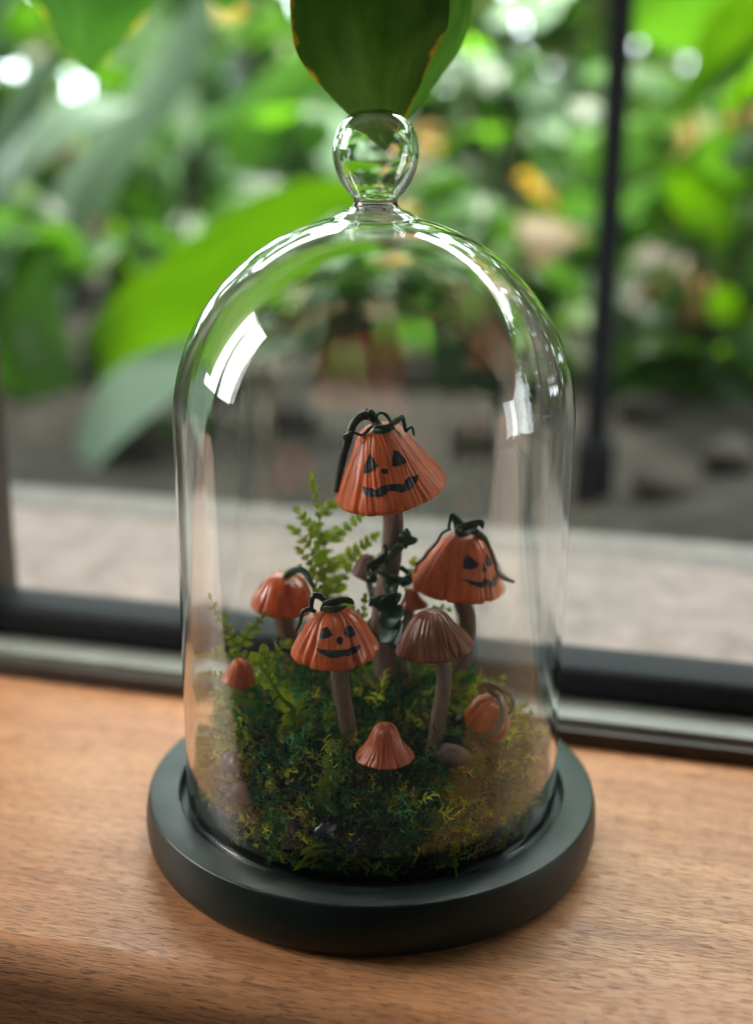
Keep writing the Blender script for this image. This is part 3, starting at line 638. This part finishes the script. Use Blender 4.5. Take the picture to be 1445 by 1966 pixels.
# ------------------------------------------------------------------ mushrooms
PROF = {
 'lantern': [(0, .965), (.2, 1), (.36, .95), (.54, .73), (.74, .43), (.92, .14), (.985, .03), (1, -.02), (.97, -.075), (.9, -.095)],
 'pumpkin': [(0, .96), (.14, 1), (.30, .95), (.51, .80), (.70, .57), (.87, .30), (.97, .10), (1, .0), (.975, -.07), (.9, -.09)],
 'ball': [(0, .97), (.16, 1), (.36, .95), (.60, .80), (.80, .55), (.94, .25), (1, .03), (.97, -.06), (.88, -.10)],
 'bell': [(0, 1), (.18, .985), (.36, .88), (.50, .66), (.63, .42), (.80, .19), (.96, .03), (1, -.02), (.965, -.06), (.9, -.07)],
 'brown': [(0, 1), (.18, .985), (.38, .89), (.58, .66), (.78, .37), (.95, .09), (1, .0), (.97, -.06), (.9, -.08)],
 'thimble': [(0, 1), (.25, .975), (.5, .86), (.70, .64), (.84, .38), (.95, .12), (1, 0), (.96, -.06), (.86, -.08)],
 'plum': [(0, .93), (.16, .98), (.42, .97), (.74, .80), (.95, .50), (1, .25), (.95, .02), (.84, -.12), (.7, -.16)],
}
class Cap:
    def __init__(s, c, R, H, lean, pitch, prof, nseg, depth, sharp, fine, seed, yaw=0):
        s.c = Vector(c); s.R, s.H = R, H; rr = random.Random(seed)
        s.rot = Matrix.Rotation(R_(-lean), 3, 'Y') @ Matrix.Rotation(R_(pitch), 3, 'X'); s.inv = s.rot.transposed()
        o = smooth_path([(r, 0, z) for r, z in PROF[prof]], 6); s.pr = [(max(0, q.x), q.z) for q in o]
        s.gr = [(2 * math.pi * (k + rr.uniform(-.4, .4)) / nseg + yaw, rr.uniform(.3, 1.35)) for k in range(nseg)]
        s.depth, s.sharp, s.fine = depth, sharp, fine; s.ff = [(rr.randint(17, 75), rr.uniform(0, 6.28), rr.uniform(.4, 1)) for _ in range(9)]; s.lf = [(k, rr.uniform(0, 6.28)) for k in (2, 3, 4)]
        n = max(range(len(s.pr)), key=lambda i: s.pr[i][0]); s.zr = list(reversed([(z, r) for r, z in s.pr[3:n + 1]]))
    def rib(s, a, k):
        g = 0
        for (q, d) in s.gr:
            dd = (a - q - .05 * d * math.sin(5 * k + 9 * q) + math.pi) % (2 * math.pi) - math.pi; g += d * (1 + .45 * math.sin(4 * k + 5 * q)) * math.exp(-(dd / (s.sharp * (.6 + .6 * d))) ** 2)
        f = sum(w * math.sin(n * a + p + 3 * k) for n, p, w in s.ff) / 4
        return 1 - s.depth * g + s.fine * f + .012 * sum(math.sin(n * a + p) for n, p in s.lf)
    def loc(s, a, r, z):
        k = min(1, r / .22) * min(1.0, r) ** .3; q = 1 + (s.rib(a, z) - 1) * k
        return Vector((r * q * s.R * math.cos(a), r * q * s.R * math.sin(a), z * s.H * (1 + (q - 1) * .5)))
    def world(s, v): return s.c + s.rot @ v
    def rz(s, z):
        for i in range(len(s.zr) - 1):
            if s.zr[i][0] <= z <= s.zr[i + 1][0]:
                t = (z - s.zr[i][0]) / max(1e-6, s.zr[i + 1][0] - s.zr[i][0]); return s.zr[i][1] * (1 - t) + s.zr[i + 1][1] * t
        return 0.0 if z > s.zr[-1][0] else s.zr[0][1]
    def mesh(s, seg):
        vs = []; fs = []; uv = []; ring = s.pr + [(.8, -.03), (.6, .04), (.4, .08), (.15, .09)]
        for i, (r, z) in enumerate(ring):
            for j in range(seg):
                a = 2 * math.pi * j / seg; p = s.loc(a, r, z) if i < len(s.pr) else Vector((r * s.R * math.cos(a), r * s.R * math.sin(a), z * s.H)); vs.append(s.world(p)); uv.append((j / seg, i / len(ring)))
        for i in range(len(ring) - 1):
            for j in range(seg): j2 = (j + 1) % seg; fs.append((i * seg + j, (i + 1) * seg + j, (i + 1) * seg + j2, i * seg + j2))
        return vs, fs, uv
    def hit(s, px, py):
        d = (s.inv @ ray(px, py)).normalized(); o = s.inv @ (cam_loc - s.c); t0 = -o.dot(d)
        t = t0 - 3.2
        while t < t0 + 1:
            p = o + d * t; z = p.z / s.H
            if z < 1 and z > -.02 and math.hypot(p.x, p.y) < s.rz(z) * s.R: return math.atan2(p.y, p.x), z
            t += .01
        return None
    def patch(s, poly, lift):
        P = [s.hit(*p) for p in poly]; P = [p for p in P if p]
        a0 = P[0][0]; P = [((a - a0 + math.pi) % (2 * math.pi) - math.pi, z) for a, z in P]
        Q = []
        for i in range(len(P)):
            a, b = P[i], P[(i + 1) % len(P)]
            for k in range(8): t = k / 8; Q.append((a[0] * (1 - t) + b[0] * t + .006 * noise.noise(Vector((i * 8 + k, a[0] * 9, 0))), a[1] * (1 - t) + b[1] * t + .006 * noise.noise(Vector((3, i * 8 + k, 1)))))
        n = len(Q); x0, x1 = min(q[0] for q in Q), max(q[0] for q in Q); y0, y1 = min(q[1] for q in Q), max(q[1] for q in Q)
        pts = [Vector(q) for q in Q]
        for i in range(1, 44):
            for j in range(1, 12): pts.append(Vector((x0 + (x1 - x0) * i / 44, y0 + (y1 - y0) * j / 12)))
        r = delaunay_2d_cdt(pts, [(i, (i + 1) % n) for i in range(n)], [], 1, 1e-6)
        V2, E2, F2 = r[0], r[1], r[2]; vs = []
        def surf(q, l):
            a, z = q[0] + a0, q[1]; p = s.loc(a, s.rz(z), z); e = .02; p1 = s.loc(a + e, s.rz(z), z); p2 = s.loc(a, s.rz(z + e), z + e); nn = (p1 - p).cross(p2 - p)
            nn = nn.normalized() if nn.length > 0 else Vector((0, 0, 1)); return s.world(p + nn * l)
        for q in V2: vs.append(surf(q, lift))
        nb = len(vs)
        for q in V2: vs.append(surf(q, -.02))
        cnt = {}
        for fc in F2:
            for i in range(len(fc)): e = (fc[i], fc[(i + 1) % len(fc)]); cnt[e] = 1
        fs = [tuple(fc) for fc in F2]
        for (a, b) in cnt:
            if (b, a) not in cnt: fs.append((b, a, a + nb, b + nb))
        return vs, fs
    def on(s, px, py, lift=.05, Y=None):
        h = s.hit(px, py)
        if not h: return at(px, py, s.c.y if Y is None else Y)
        a, z = h; p = s.loc(a, s.rz(z), z); return s.world(p) + ((s.rot @ Vector((math.cos(a), math.sin(a), .5))).normalized()) * lift

MG = 'clay mushrooms planted in the moss'
def mushroom(name, label, rim, Y, R, H, lean, prof, cmat, stem, rads, nseg=11, depth=.06, sharp=.07, fine=.012, pitch=0, seed=1, seg=220, yaw=0):
    c = at(rim[0], rim[1], Y); cap = Cap(c, R, H, lean, pitch, prof, nseg, depth, sharp, fine, seed, yaw)
    pts = [cap.world(Vector((0, 0, .12 * H)))] + [at(*p) for p in stem]; foot = pts[-1]
    zf = mound_h(foot.x, foot.y) - .25
    if foot.z > zf: pts.append(Vector((foot.x, foot.y, zf)))
    t = thing(name, pts[-1], label, 'mushroom', MG)
    v, f, u = cap.mesh(seg); cap.obj = part('cap', v, f, cmat, t, u)
    v, f, u = tube(pts, rads, 24, 10, 1, .05, seed); part('stem', v, f, M['stem'], t, u)
    return t, cap
def face(t, cap, eyes, nose, mouth, lift=.022):
    for e in eyes: v, f = cap.patch(e, lift); part('eye', v, f, M['ink'], cap.obj, None, False)
    v, f = cap.patch(nose, lift); part('nose', v, f, M['ink'], cap.obj, None, False)
    v, f = cap.patch(mouth, lift); part('mouth', v, f, M['ink'], cap.obj, None, False)
def vine(t, pts, r, m='vine', flat=1.0, name='tendril', n=8):
    v, f, u = tube(pts, r, 10, n, flat, .06, int(pts[0][0] * 100)); return part(name, v, f, M[m], t, u)
def vleaf(t, path, w, side=(1, -.3, .4), m='vine', name='vine_leaf', fold=.35, nseg=14):
    v, f, u = leaf_geo(path, w, Vector(side), fold, .08, nseg, None, 6, int(path[0][0] * 100)); nV = len(v)
    o = part(name, v, f, M[m], t, u); md = o.modifiers.new('thick', 'SOLIDIFY'); md.thickness = .05 * S; md.offset = 0; return o
Z1 = lambda p: (600 + p[0] / 4.817, 760 + p[1] / 4.817)
Z2 = lambda p: (640 + p[0] / 3.803, 960 + p[1] / 3.803)
Z3 = lambda p: (380 + p[0] / 3.803, 880 + p[1] / 3.803)

# 1 tall jack-o'-lantern
t, cap = mushroom('pumpkin_mushroom', 'tallest pumpkin mushroom with crooked grin and vine twisting round its stem', (750, 938), -.2, 1.74, 2.05, 12, 'lantern', M['orange'],
    [(756, 985, .15), (752, 1060, .3), (741, 1140, .4), (735, 1210, .4), (742, 1310, .3)], [.30, .33, .34, .38, .40, .42], 13, .035, .05, .016, 4, 11, 280)
face(t, cap, [[Z1(p) for p in ((530, 535), (575, 590), (612, 645), (560, 690), (490, 716), (458, 706), (480, 640))], [Z1(p) for p in ((752, 502), (800, 515), (850, 570), (875, 615), (800, 645), (730, 656), (735, 570))]],
     [Z1(p) for p in ((640, 680), (670, 668), (698, 685), (695, 715), (670, 724), (640, 705))],
     [Z1(p) for p in ((445, 832), (475, 840), (515, 845), (560, 850), (590, 868), (635, 830), (700, 812), (790, 806), (845, 815), (855, 775), (900, 745), (960, 735), (990, 722), (988, 760), (950, 830), (900, 865), (820, 890), (760, 875), (715, 868), (680, 900), (640, 925), (560, 930), (500, 915), (460, 880))])
vine(t, [at(735, 822, -.2), at(722, 806, -.4), at(700, 797, -.5), at(676, 812, -.6), at(662, 850, -.7), at(652, 895, -.7), at(644, 944, -.6)], [.08, .13, .15, .13, .12, .10, .07], 'grey_vine', .6)
vine(t, [at(722, 812, -.5), at(706, 826, -.9), cap.on(694, 834), at(672, 830, -.9), at(658, 836, -.8), at(657, 846, -.7)], [.05, .06, .05, .05, .045, .03], 'grey_vine')
vine(t, [at(733, 826, -.3), at(722, 806, -.4), at(706, 788, -.3), at(702, 790, -.2)], [.09, .08, .08, .05])
vine(t, [at(730, 824, -.4), at(724, 800, -.5), at(714, 788, -.5), at(708, 797, -.5), at(718, 812, -.6)], [.07, .06, .06, .05, .04])
vine(t, [at(728, 822, -.4), at(724, 800, -.6), at(734, 792, -.7), at(745, 800, -.7), at(750, 812, -.6)], [.06, .055, .05, .05, .04])
vleaf(t, [at(722, 826, -.7), at(742, 818, -.9), at(758, 806, -.8), at(774, 802, -.6)], .42, (.2, -.6, .8))
vine(t, [at(752, 812, -.5), at(768, 800, -.5), at(775, 806, -.5), at(779, 826, -.6), at(786, 822, -.6), at(793, 820, -.5), at(797, 836, -.5)], [.07, .08, .07, .06, .05, .05, .035])
vine(t, [at(720, 826, -.8), at(738, 824, -.9), at(756, 818, -.8)], [.12, .15, .1], 'vine', .6, 'crown')
stem_pts = smooth_path([at(756, 985, .15), at(752, 1060, .3), at(741, 1140, .4), at(735, 1210, .4), at(742, 1310, .3)], 30)
hel = []
for i in range(60):
    k = i / 59; b = stem_pts[int((.20 + .62 * k) * (len(stem_pts) - 1))]; a = -.4 + k * 3.0 * 2 * math.pi
    hel.append(b + Vector((math.cos(a), math.sin(a), 0)) * (.44 + .03 * math.sin(i)))
vine(t, hel, [.06, .10, .11, .11, .10, .12, .08], 'vine', 1, 'vine', 3)
SV = .0
def stem_leaf(px0, py0, px1, py1, w, y0=-.25, y1=-.45, m='vine', side=(.3, -.5, .8)):
    a, b = at(px0, py0, y0), at(px1, py1, y1); mid = a.lerp(b, .5) + Vector((0, -.16, .06)); vleaf(t, [a, mid, b], w * 1.55, side, m, fold=.2)
stem_leaf(772, 1030, 802, 1040, .40, .0, -.1); stem_leaf(775, 1050, 784, 1012, .30, .0, -.1, 'vine', (1, -.3, .2)); stem_leaf(776, 1052, 740, 1085, .58, -.1, -.4)
stem_leaf(744, 1068, 704, 1096, .42, -.3, -.4, 'grey_vine'); stem_leaf(708, 1092, 720, 1118, .28, -.3, -.4); stem_leaf(776, 1108, 742, 1142, .60, -.1, -.35, 'vine', (.8, -.4, .6))
stem_leaf(768, 1118, 788, 1100, .3, -.1, -.2); stem_leaf(770, 1150, 728, 1172, .66, -.2, -.5); stem_leaf(765, 1160, 735, 1205, .62, -.2, -.5, 'vine', (.9, -.3, .3)); stem_leaf(745, 1145, 708, 1162, .34, -.3, -.4)
stem_leaf(772, 1190, 730, 1232, .5, -.2, -.5, 'vine', (.8, -.4, .4))
vine(t, [at(770, 1088, .0), at(786, 1098, -.1), at(790, 1116, -.1), at(778, 1122, -.1)], [.09, .09, .08, .05])
vine(t, [at(742, 1062, -.1), at(738, 1046, -.2), at(742, 1052, -.3)], [.05, .045, .03], 'grey_vine')

# 2 right jack-o'-lantern
t, cap = mushroom('pumpkin_mushroom', 'pumpkin mushroom with face turned right, standing right of the tallest one', (882, 1118), .9, 1.50, 1.72, -3, 'pumpkin', M['orange'],
    [(888, 1150, 1.0), (896, 1195, 1.1), (890, 1250, 1.2), (872, 1315, 1.2)], [.22, .23, .24, .26, .28], 17, .045, .05, .008, 2, 12, 280)
face(t, cap, [[Z2(p) for p in ((970, 392), (1000, 415), (1038, 460), (1030, 490), (985, 505), (950, 495), (955, 430))], [Z2(p) for p in ((1104, 385), (1138, 405), (1168, 448), (1164, 482), (1118, 478), (1106, 430))]],
     [Z2(p) for p in ((1082, 455), (1100, 480), (1115, 510), (1095, 527), (1074, 515))],
     [Z2(p) for p in ((940, 570), (990, 580), (1040, 592), (1075, 590), (1090, 570), (1130, 572), (1160, 585), (1175, 555), (1212, 535), (1214, 580), (1185, 625), (1150, 632), (1125, 612), (1105, 638), (1050, 632), (990, 612))])
vine(t, [at(884, 1022, .9), at(880, 1000, .8), at(872, 988, .7), at(866, 1000, .7), at(862, 1018, .6)], [.12, .12, .10, .07, .05])
vine(t, [at(890, 1022, .8), at(886, 1004, .7), at(878, 990, .7)], [.16, .13, .08], 'vine', 1, 'crown')
vleaf(t, [at(884, 1018, .5), at(902, 1004, .3), at(918, 1002, .4), at(924, 1014, .5)], .42, (.2, -.6, .8))
vleaf(t, [at(882, 1008, .5), at(890, 1022, .2), at(900, 1024, .2)], .3, (.6, -.6, .5))
vine(t, [at(905, 1018, .4), cap.on(926, 1036), cap.on(942, 1060), cap.on(955, 1085), at(966, 1104, .2), at(976, 1112, .1), at(987, 1116, .1)], [.13, .14, .12, .10, .09, .07, .05], 'grey_vine', .7)
vine(t, [at(868, 1014, .6), at(848, 1022, .5), at(838, 1038, .4), at(822, 1056, .3), at(814, 1070, .3), at(804, 1082, .3), at(800, 1098, .3)], [.05, .055, .05, .05, .05, .045, .035], 'grey_vine')

# 3 plain pumpkin cap at the left
t, cap = mushroom('pumpkin_mushroom', 'faceless glossy pumpkin mushroom with bent green stalk, left of the group', (541, 1160), 1.0, 1.02, 1.12, -4, 'ball', M['orange_c'],
    [(546, 1190, 1.0), (556, 1235, 1.0), (562, 1295, 1.0)], [.32, .28, .24, .26], 9, .07, .06, .004, 0, 13, 200)
vine(t, [at(548, 1112, .8), at(556, 1098, .7), at(568, 1092, .6), at(582, 1098, .5), at(590, 1110, .4), at(602, 1128, .3)], [.09, .11, .11, .12, .12, .06], 'vine')
vine(t, [at(558, 1100, .7), at(568, 1090, .7), at(572, 1082, .7)], [.09, .08, .03], 'vine', 1, 'crown')
vine(t, [at(540, 1222, .8), at(534, 1232, .6), at(545, 1244, .5), at(562, 1250, .6), at(575, 1246, .9)], [.06, .08, .09, .09, .06], 'grey_vine')

# 4 front jack-o'-lantern
t, cap = mushroom('pumpkin_mushroom', 'smiling pumpkin mushroom at the front left of the tallest one', (643, 1245), -2.6, 1.31, 1.36, 2, 'pumpkin', M['orange'],
    [(650, 1290, -2.5), (656, 1340, -2.4), (668, 1400, -2.3)], [.24, .25, .26, .29], 12, .075, .06, .008, 2, 14, 260)
face(t, cap, [[Z3(p) for p in ((945, 1222), (970, 1250), (985, 1285), (950, 1305), (900, 1318), (892, 1295), (910, 1240))], [Z3(p) for p in ((1065, 1228), (1100, 1212), (1130, 1240), (1143, 1280), (1120, 1302), (1085, 1300), (1058, 1270))]],
     [Z3(p) for p in ((1012, 1305), (1032, 1292), (1050, 1312), (1045, 1345), (1025, 1355), (1010, 1335))],
     [Z3(p) for p in ((862, 1380), (910, 1385), (980, 1395), (1050, 1392), (1120, 1375), (1180, 1352), (1182, 1375), (1150, 1420), (1090, 1440), (1060, 1432), (1020, 1452), (970, 1450), (930, 1432), (890, 1412))])
vleaf(t, [at(620, 1170, -2.8), at(640, 1152, -3.1), at(662, 1148, -3.0), at(678, 1158, -2.9)], .45, (.2, -.6, .8))
vleaf(t, [at(622, 1166, -3.0), at(642, 1166, -3.2), at(664, 1162, -3.1)], .3, (.2, -.6, .8))
vine(t, [at(622, 1168, -2.7), at(636, 1160, -2.7), at(650, 1158, -2.7)], [.14, .17, .1], 'vine', .7, 'crown')
vine(t, [at(632, 1160, -2.8), at(616, 1144, -2.8), at(602, 1143, -2.8), at(597, 1156, -2.8), at(598, 1172, -2.9)], [.09, .10, .10, .09, .06], 'grey_vine')
vine(t, [cap.on(604, 1172), at(590, 1168, -2.9), at(579, 1174, -2.9), at(575, 1192, -2.9), at(567, 1212, -2.8)], [.07, .07, .07, .06, .03], 'grey_vine')

# 5 brown ribbed cap
mushroom('brown_mushroom', 'large brown ribbed mushroom on a long bent stem, right of centre', (833, 1240), -1.6, 1.17, 1.22, 6, 'brown', M['brown'],
    [(849, 1275, -1.6), (852, 1320, -1.7), (838, 1395, -2.0), (829, 1480, -2.3)], [.25, .26, .27, .27, .30], 42, .045, .035, .012, 0, 15, 300)
# 6..9 small ones
mushroom('brown_mushroom', 'small dull brown mushroom peeking out behind the tallest stem', (701, 1102), 1.6, .58, .72, -14, 'thimble', M['brown_b'], [(712, 1128, 1.6), (724, 1180, 1.6), (730, 1290, 1.6)], [.12, .12, .12, .14], 26, .03, .05, .012, 0, 16)
mushroom('orange_mushroom', 'tiny orange mushroom between tallest stem and brown ribbed cap', (794, 1160), .2, .44, .56, 4, 'bell', M['orange_b'], [(788, 1175, .2), (783, 1220, .2), (780, 1300, .2)], [.18, .17, .17, .2], 24, .02, .06, .01, 0, 17, 160)
mushroom('orange_mushroom', 'small orange mushroom among fern sprigs at the far left', (460, 1305), -.9, .53, .78, -10, 'thimble', M['orange_b'], [(470, 1325, -.8), (484, 1360, -.7)], [.2, .2, .2, .22], 26, .03, .05, .012, 0, 18, 160)
mushroom('orange_mushroom', 'small rust orange bell mushroom at the front of the moss', (739, 1447), -3.3, .90, 1.04, 1, 'bell', M['orange_b'], [(738, 1475, -3.3), (738, 1515, -3.3)], [.22, .23, .24, .26], 34, .03, .04, .012, 0, 19, 240)
# 10 small tilted pumpkin
t, cap = mushroom('pumpkin_mushroom', 'small tilted pumpkin mushroom wrapped by an olive tendril at the right', (926, 1390), -1.4, .76, 1.02, -24, 'plum', M['orange_c'], [(905, 1418, -1.6), (872, 1452, -1.9)], [.24, .22, .24, .26], 9, .17, .10, .004, 12, 20, 200)
vine(t, [at(926, 1318, -1.6), at(931, 1309, -1.7), cap.on(946, 1326, .1), cap.on(956, 1342, .1), cap.on(961, 1362, .1), cap.on(958, 1384, .1), at(945, 1406, -2.2), at(922, 1413, -2.2), at(904, 1402, -2.0), at(896, 1390, -1.8)], [.10, .13, .14, .13, .13, .13, .13, .12, .11, .05], 'olive_vine', .8)
vine(t, [at(940, 1314, -1.7), at(958, 1318, -1.7), at(976, 1330, -1.6), at(985, 1346, -1.6), at(982, 1362, -1.7), at(974, 1370, -1.8)], [.10, .08, .08, .08, .07, .04], 'olive_vine')
vleaf(t, [at(936, 1312, -1.7), at(952, 1316, -1.9), at(970, 1332, -1.8)], .24, (.3, -.6, .7), 'olive_vine')
vine(t, [at(862, 1410, -2.1), at(880, 1414, -2.2), at(895, 1430, -2.3), at(915, 1436, -2.3), at(930, 1426, -2.2)], [.06, .10, .12, .11, .05], 'vine')

# ------------------------------------------------------------------ ferns
lv, lf, lu = leaf_geo([(0, 0, 0), (0, .4, .05), (0, .75, .03), (0, 1, -.06)], .66, Vector((1, 0, 0)), .25, .03, 8, None, 4, 3)
LEAFLET = new_mesh('leaflet_blade', lv, lf, M['fern'], lu)
lv, lf, lu = leaf_geo([(0, 0, 0), (0, .35, .06), (0, .7, .05), (0, 1, -.1)], .85, Vector((1, 0, 0)), .3, .06, 10, None, 6, 4)
ROUND = new_mesh('round_blade', lv, lf, M['fern'], lu)
def put_leaf(root, p, d, ln, roll, me):
    o = bpy.data.objects.new('leaflet', me); col.objects.link(o); o.parent = root; o.location = (p - ORG[root]) * S
    z = Vector((roll * .6, -1, .45 + roll * .4)); x = d.cross(z).normalized(); z = x.cross(d).normalized()
    o.rotation_mode = 'QUATERNION'; o.rotation_quaternion = Matrix((x, d, z)).transposed().to_quaternion(); o.scale = (ln,) * 3
def fern(name, label, rachis, branches, step, ln, me=LEAFLET, seed=0, up=.9, r=.04):
    rr = random.Random(seed); b0 = Vector(rachis[0]); zf = mound_h(b0.x, b0.y) - .2
    if b0.z > zf: rachis = [Vector((b0.x, b0.y, zf))] + list(rachis)
    t = thing(name, rachis[0], label, 'fern', 'fern sprigs in the moss')
    for bi, ax in enumerate([rachis] + branches):
        v, f, u = tube(ax, [r * 1.3 if bi == 0 else r, r * .9, r * .6], 7, 8); ax_o = part('stem' if bi == 0 else 'branch', v, f, M['fern'], t, u)
        P = smooth_path(ax, 12); acc = 0; sgn = 1; total = sum((P[i + 1] - P[i]).length for i in range(len(P) - 1)); run = 0
        for i in range(len(P) - 1):
            sl = (P[i + 1] - P[i]).length; acc += sl; run += sl
            if P[i].z < zf + .35 or run < total * .12: continue
            if acc > step:
                acc = 0; T = (P[i + 1] - P[i]).normalized(); s = T.cross(Vector((rr.uniform(-.4, .4), -1, rr.uniform(-.3, .3)))).normalized()
                for sg in (1, -1):
                    k = 1 - .45 * run / total
                    put_leaf(ax_o, P[i], (T * up + s * sg + Vector((0, rr.uniform(-.4, .2), rr.uniform(-.1, .2)))).normalized(), ln * k * rr.uniform(.8, 1.2), rr.uniform(-.7, .7), me)
        put_leaf(ax_o, P[-1], (P[-1] - P[-3]).normalized(), ln * .7, 0, me)
    return t
fern('fern_sprig', 'tall feathery yellow green fern behind the left mushrooms', [at(655, 1190, 2.2), at(640, 1110, 2.3), at(622, 1040, 2.4), at(608, 970, 2.5), at(597, 922, 2.5)],
     [[at(641, 1105, 2.3), at(612, 1075, 2.2), at(562, 1018, 2.0)], [at(626, 1052, 2.4), at(600, 1020, 2.4), at(570, 985, 2.4)], [at(636, 1085, 2.3), at(670, 1062, 2.5), at(718, 1030, 2.7)], [at(624, 1045, 2.4), at(650, 1018, 2.5), at(688, 992, 2.6)], [at(614, 995, 2.5), at(632, 975, 2.5), at(640, 965, 2.5)]], .25, .42, seed=1)
fern('fern_sprig', 'thinner fern in front of the tall feathery one', [at(636, 1180, 1.8), at(625, 1120, 1.8), at(612, 1075, 1.8), at(606, 1050, 1.8)],
     [[at(625, 1120, 1.8), at(600, 1090, 1.7), at(572, 1058, 1.6)], [at(630, 1145, 1.8), at(652, 1110, 1.8), at(662, 1090, 1.8)], [at(632, 1150, 1.8), at(608, 1130, 1.6), at(596, 1112, 1.5)]], .24, .38, seed=2)
fern('fern_sprig', 'knobbly fern sprig reaching left against the glass', [at(478, 1300, -.2), at(465, 1258, -.2), at(435, 1205, -.3), at(404, 1150, -.4)],
     [[at(462, 1245, -.2), at(480, 1212, -.1), at(500, 1185, 0)], [at(470, 1268, -.3), at(435, 1252, -.5), at(397, 1256, -.6)]], .26, .38, seed=3, up=.5)
fern('fern_sprig', 'low fern sprig under the far left orange mushroom', [at(492, 1350, -1.2), at(470, 1338, -1.4), at(440, 1333, -1.5), at(412, 1330, -1.5)], [[at(470, 1330, -1.3), at(440, 1300, -1.0), at(400, 1292, -.8)]], .22, .34, seed=4, up=.5)
fern('leafy_sprig', 'leafy sprig with round leaves left of the smiling pumpkin', [at(562, 1362, -2.2), at(545, 1340, -2.4), at(520, 1305, -2.5), at(496, 1268, -2.5)], [[at(520, 1302, -2.4), at(515, 1275, -2.3), at(510, 1255, -2.2)]], .36, .52, ROUND, 5, .6, .06)
fern('fern_sprig', 'short fern sprig below the faceless pumpkin', [at(512, 1300, -.8), at(528, 1262, -.8), at(550, 1235, -.8)], [], .2, .36, seed=6, up=.6)
fern('fern_sprig', 'fern tuft showing between smiling pumpkin and tallest stem', [at(690, 1230, .9), at(695, 1190, .9), at(700, 1150, .9)], [[at(693, 1205, .9), at(680, 1180, .9), at(672, 1165, .9)]], .24, .36, seed=7)
fern('fern_sprig', 'fern tuft behind the tiny orange mushroom', [at(800, 1215, 1.6), at(815, 1180, 1.6), at(835, 1165, 1.5), at(860, 1168, 1.5)], [[at(795, 1200, 1.6), at(790, 1130, 1.8), at(798, 1080, 1.8)]], .26, .36, seed=8)
fern('leafy_sprig', 'small leafy sprig standing in the moss at front left', [at(622, 1530, -4.2), at(626, 1490, -4.2), at(634, 1430, -3.9)], [], .2, .34, ROUND, 9, 1.2, .04)
fern('leafy_sprig', 'tiny yellow green sprig in front of the rust orange bell mushroom', [at(745, 1560, -4.4), at(738, 1530, -4.4), at(728, 1515, -4.3)], [], .2, .26, ROUND, 10, .7, .03)
fern('leafy_sprig', 'tiny sprig behind the small tilted pumpkin', [at(962, 1340, .2), at(964, 1318, .2), at(966, 1300, .2)], [], .2, .2, ROUND, 11, .7, .03)
fern('leafy_sprig', 'tiny yellow sprig at the front right of the moss', [at(872, 1660, -5.1), at(868, 1640, -5.1), at(870, 1615, -5.0)], [], .16, .2, ROUND, 12, .7, .03)

# ------------------------------------------------------------------ pebbles and litter in the moss
SG = 'small stones lying in the moss'
for i, (px, py, Y, r, m, lab) in enumerate([
    (452, 1468, -2.7, (.40, .36, .48), 'pebble_brown', 'upper of two glossy brown stones at the left'),
    (462, 1524, -3.5, (.46, .38, .36), 'pebble_brown', 'lower of two glossy brown stones at the left'),
    (627, 1592, -4.9, (.44, .36, .30), 'pebble_black', 'glossy black stone at front, left one of a pair'),
    (684, 1612, -5.0, (.50, .36, .28), 'pebble_black', 'glossy black stone at front, right one of a pair'),
    (866, 1450, -2.7, (.46, .4, .36), 'pebble_pink', 'dusty pink stone at the foot of the brown mushroom'),
    (886, 1392, -.9, (.50, .45, .42), 'pebble_black', 'dark stone behind the small tilted pumpkin')]):
    p = at(px, py, Y); pebble('stone', p, r, M[m], lab, 'stone', SG, i + 20, i * .7, 3, .3)
t = thing('dry_frond', at(590, 1640, -5.3), 'curled mustard yellow dry frond lying at the front edge', 'frond')
for k, (a, b, c_, w_) in enumerate([((575, 1655), (605, 1632), (640, 1628), .26), ((580, 1638), (600, 1620), (630, 1618), .24), ((565, 1668), (585, 1655), (615, 1648), .2)]):
    v, f, u = leaf_geo([at(*a, -5.35), at(*b, -5.5), at(*c_, -5.45)], w_, Vector((.1, -.5, .9)), .4, .12, 20, None, 6, k); part('leaflet', v, f, M['fern'], t, u)
t = thing('twig', at(570, 1600, -5.0), 'short pale twig stub beside the black stones', 'twig')
v, f, u = tube([at(556, 1628, -5.0), at(560, 1600, -4.8), at(566, 1572, -4.6)], [.22, .2, .18], 12, 6, 1, .08); part('bark', v, f, M['twig'], t, u)
t = thing('petal_scrap', at(558, 1498, -4.2), 'tiny pale pink dried scrap on the dark moss', 'scrap')
v, f, u = leaf_geo([at(553, 1504, -4.3), at(558, 1497, -4.4), at(565, 1490, -4.3)], .16, Vector((1, -.3, .6)), .5, .2, 8, None, 4, 2); part('blade', v, f, M['leaf_tan'], t, u)
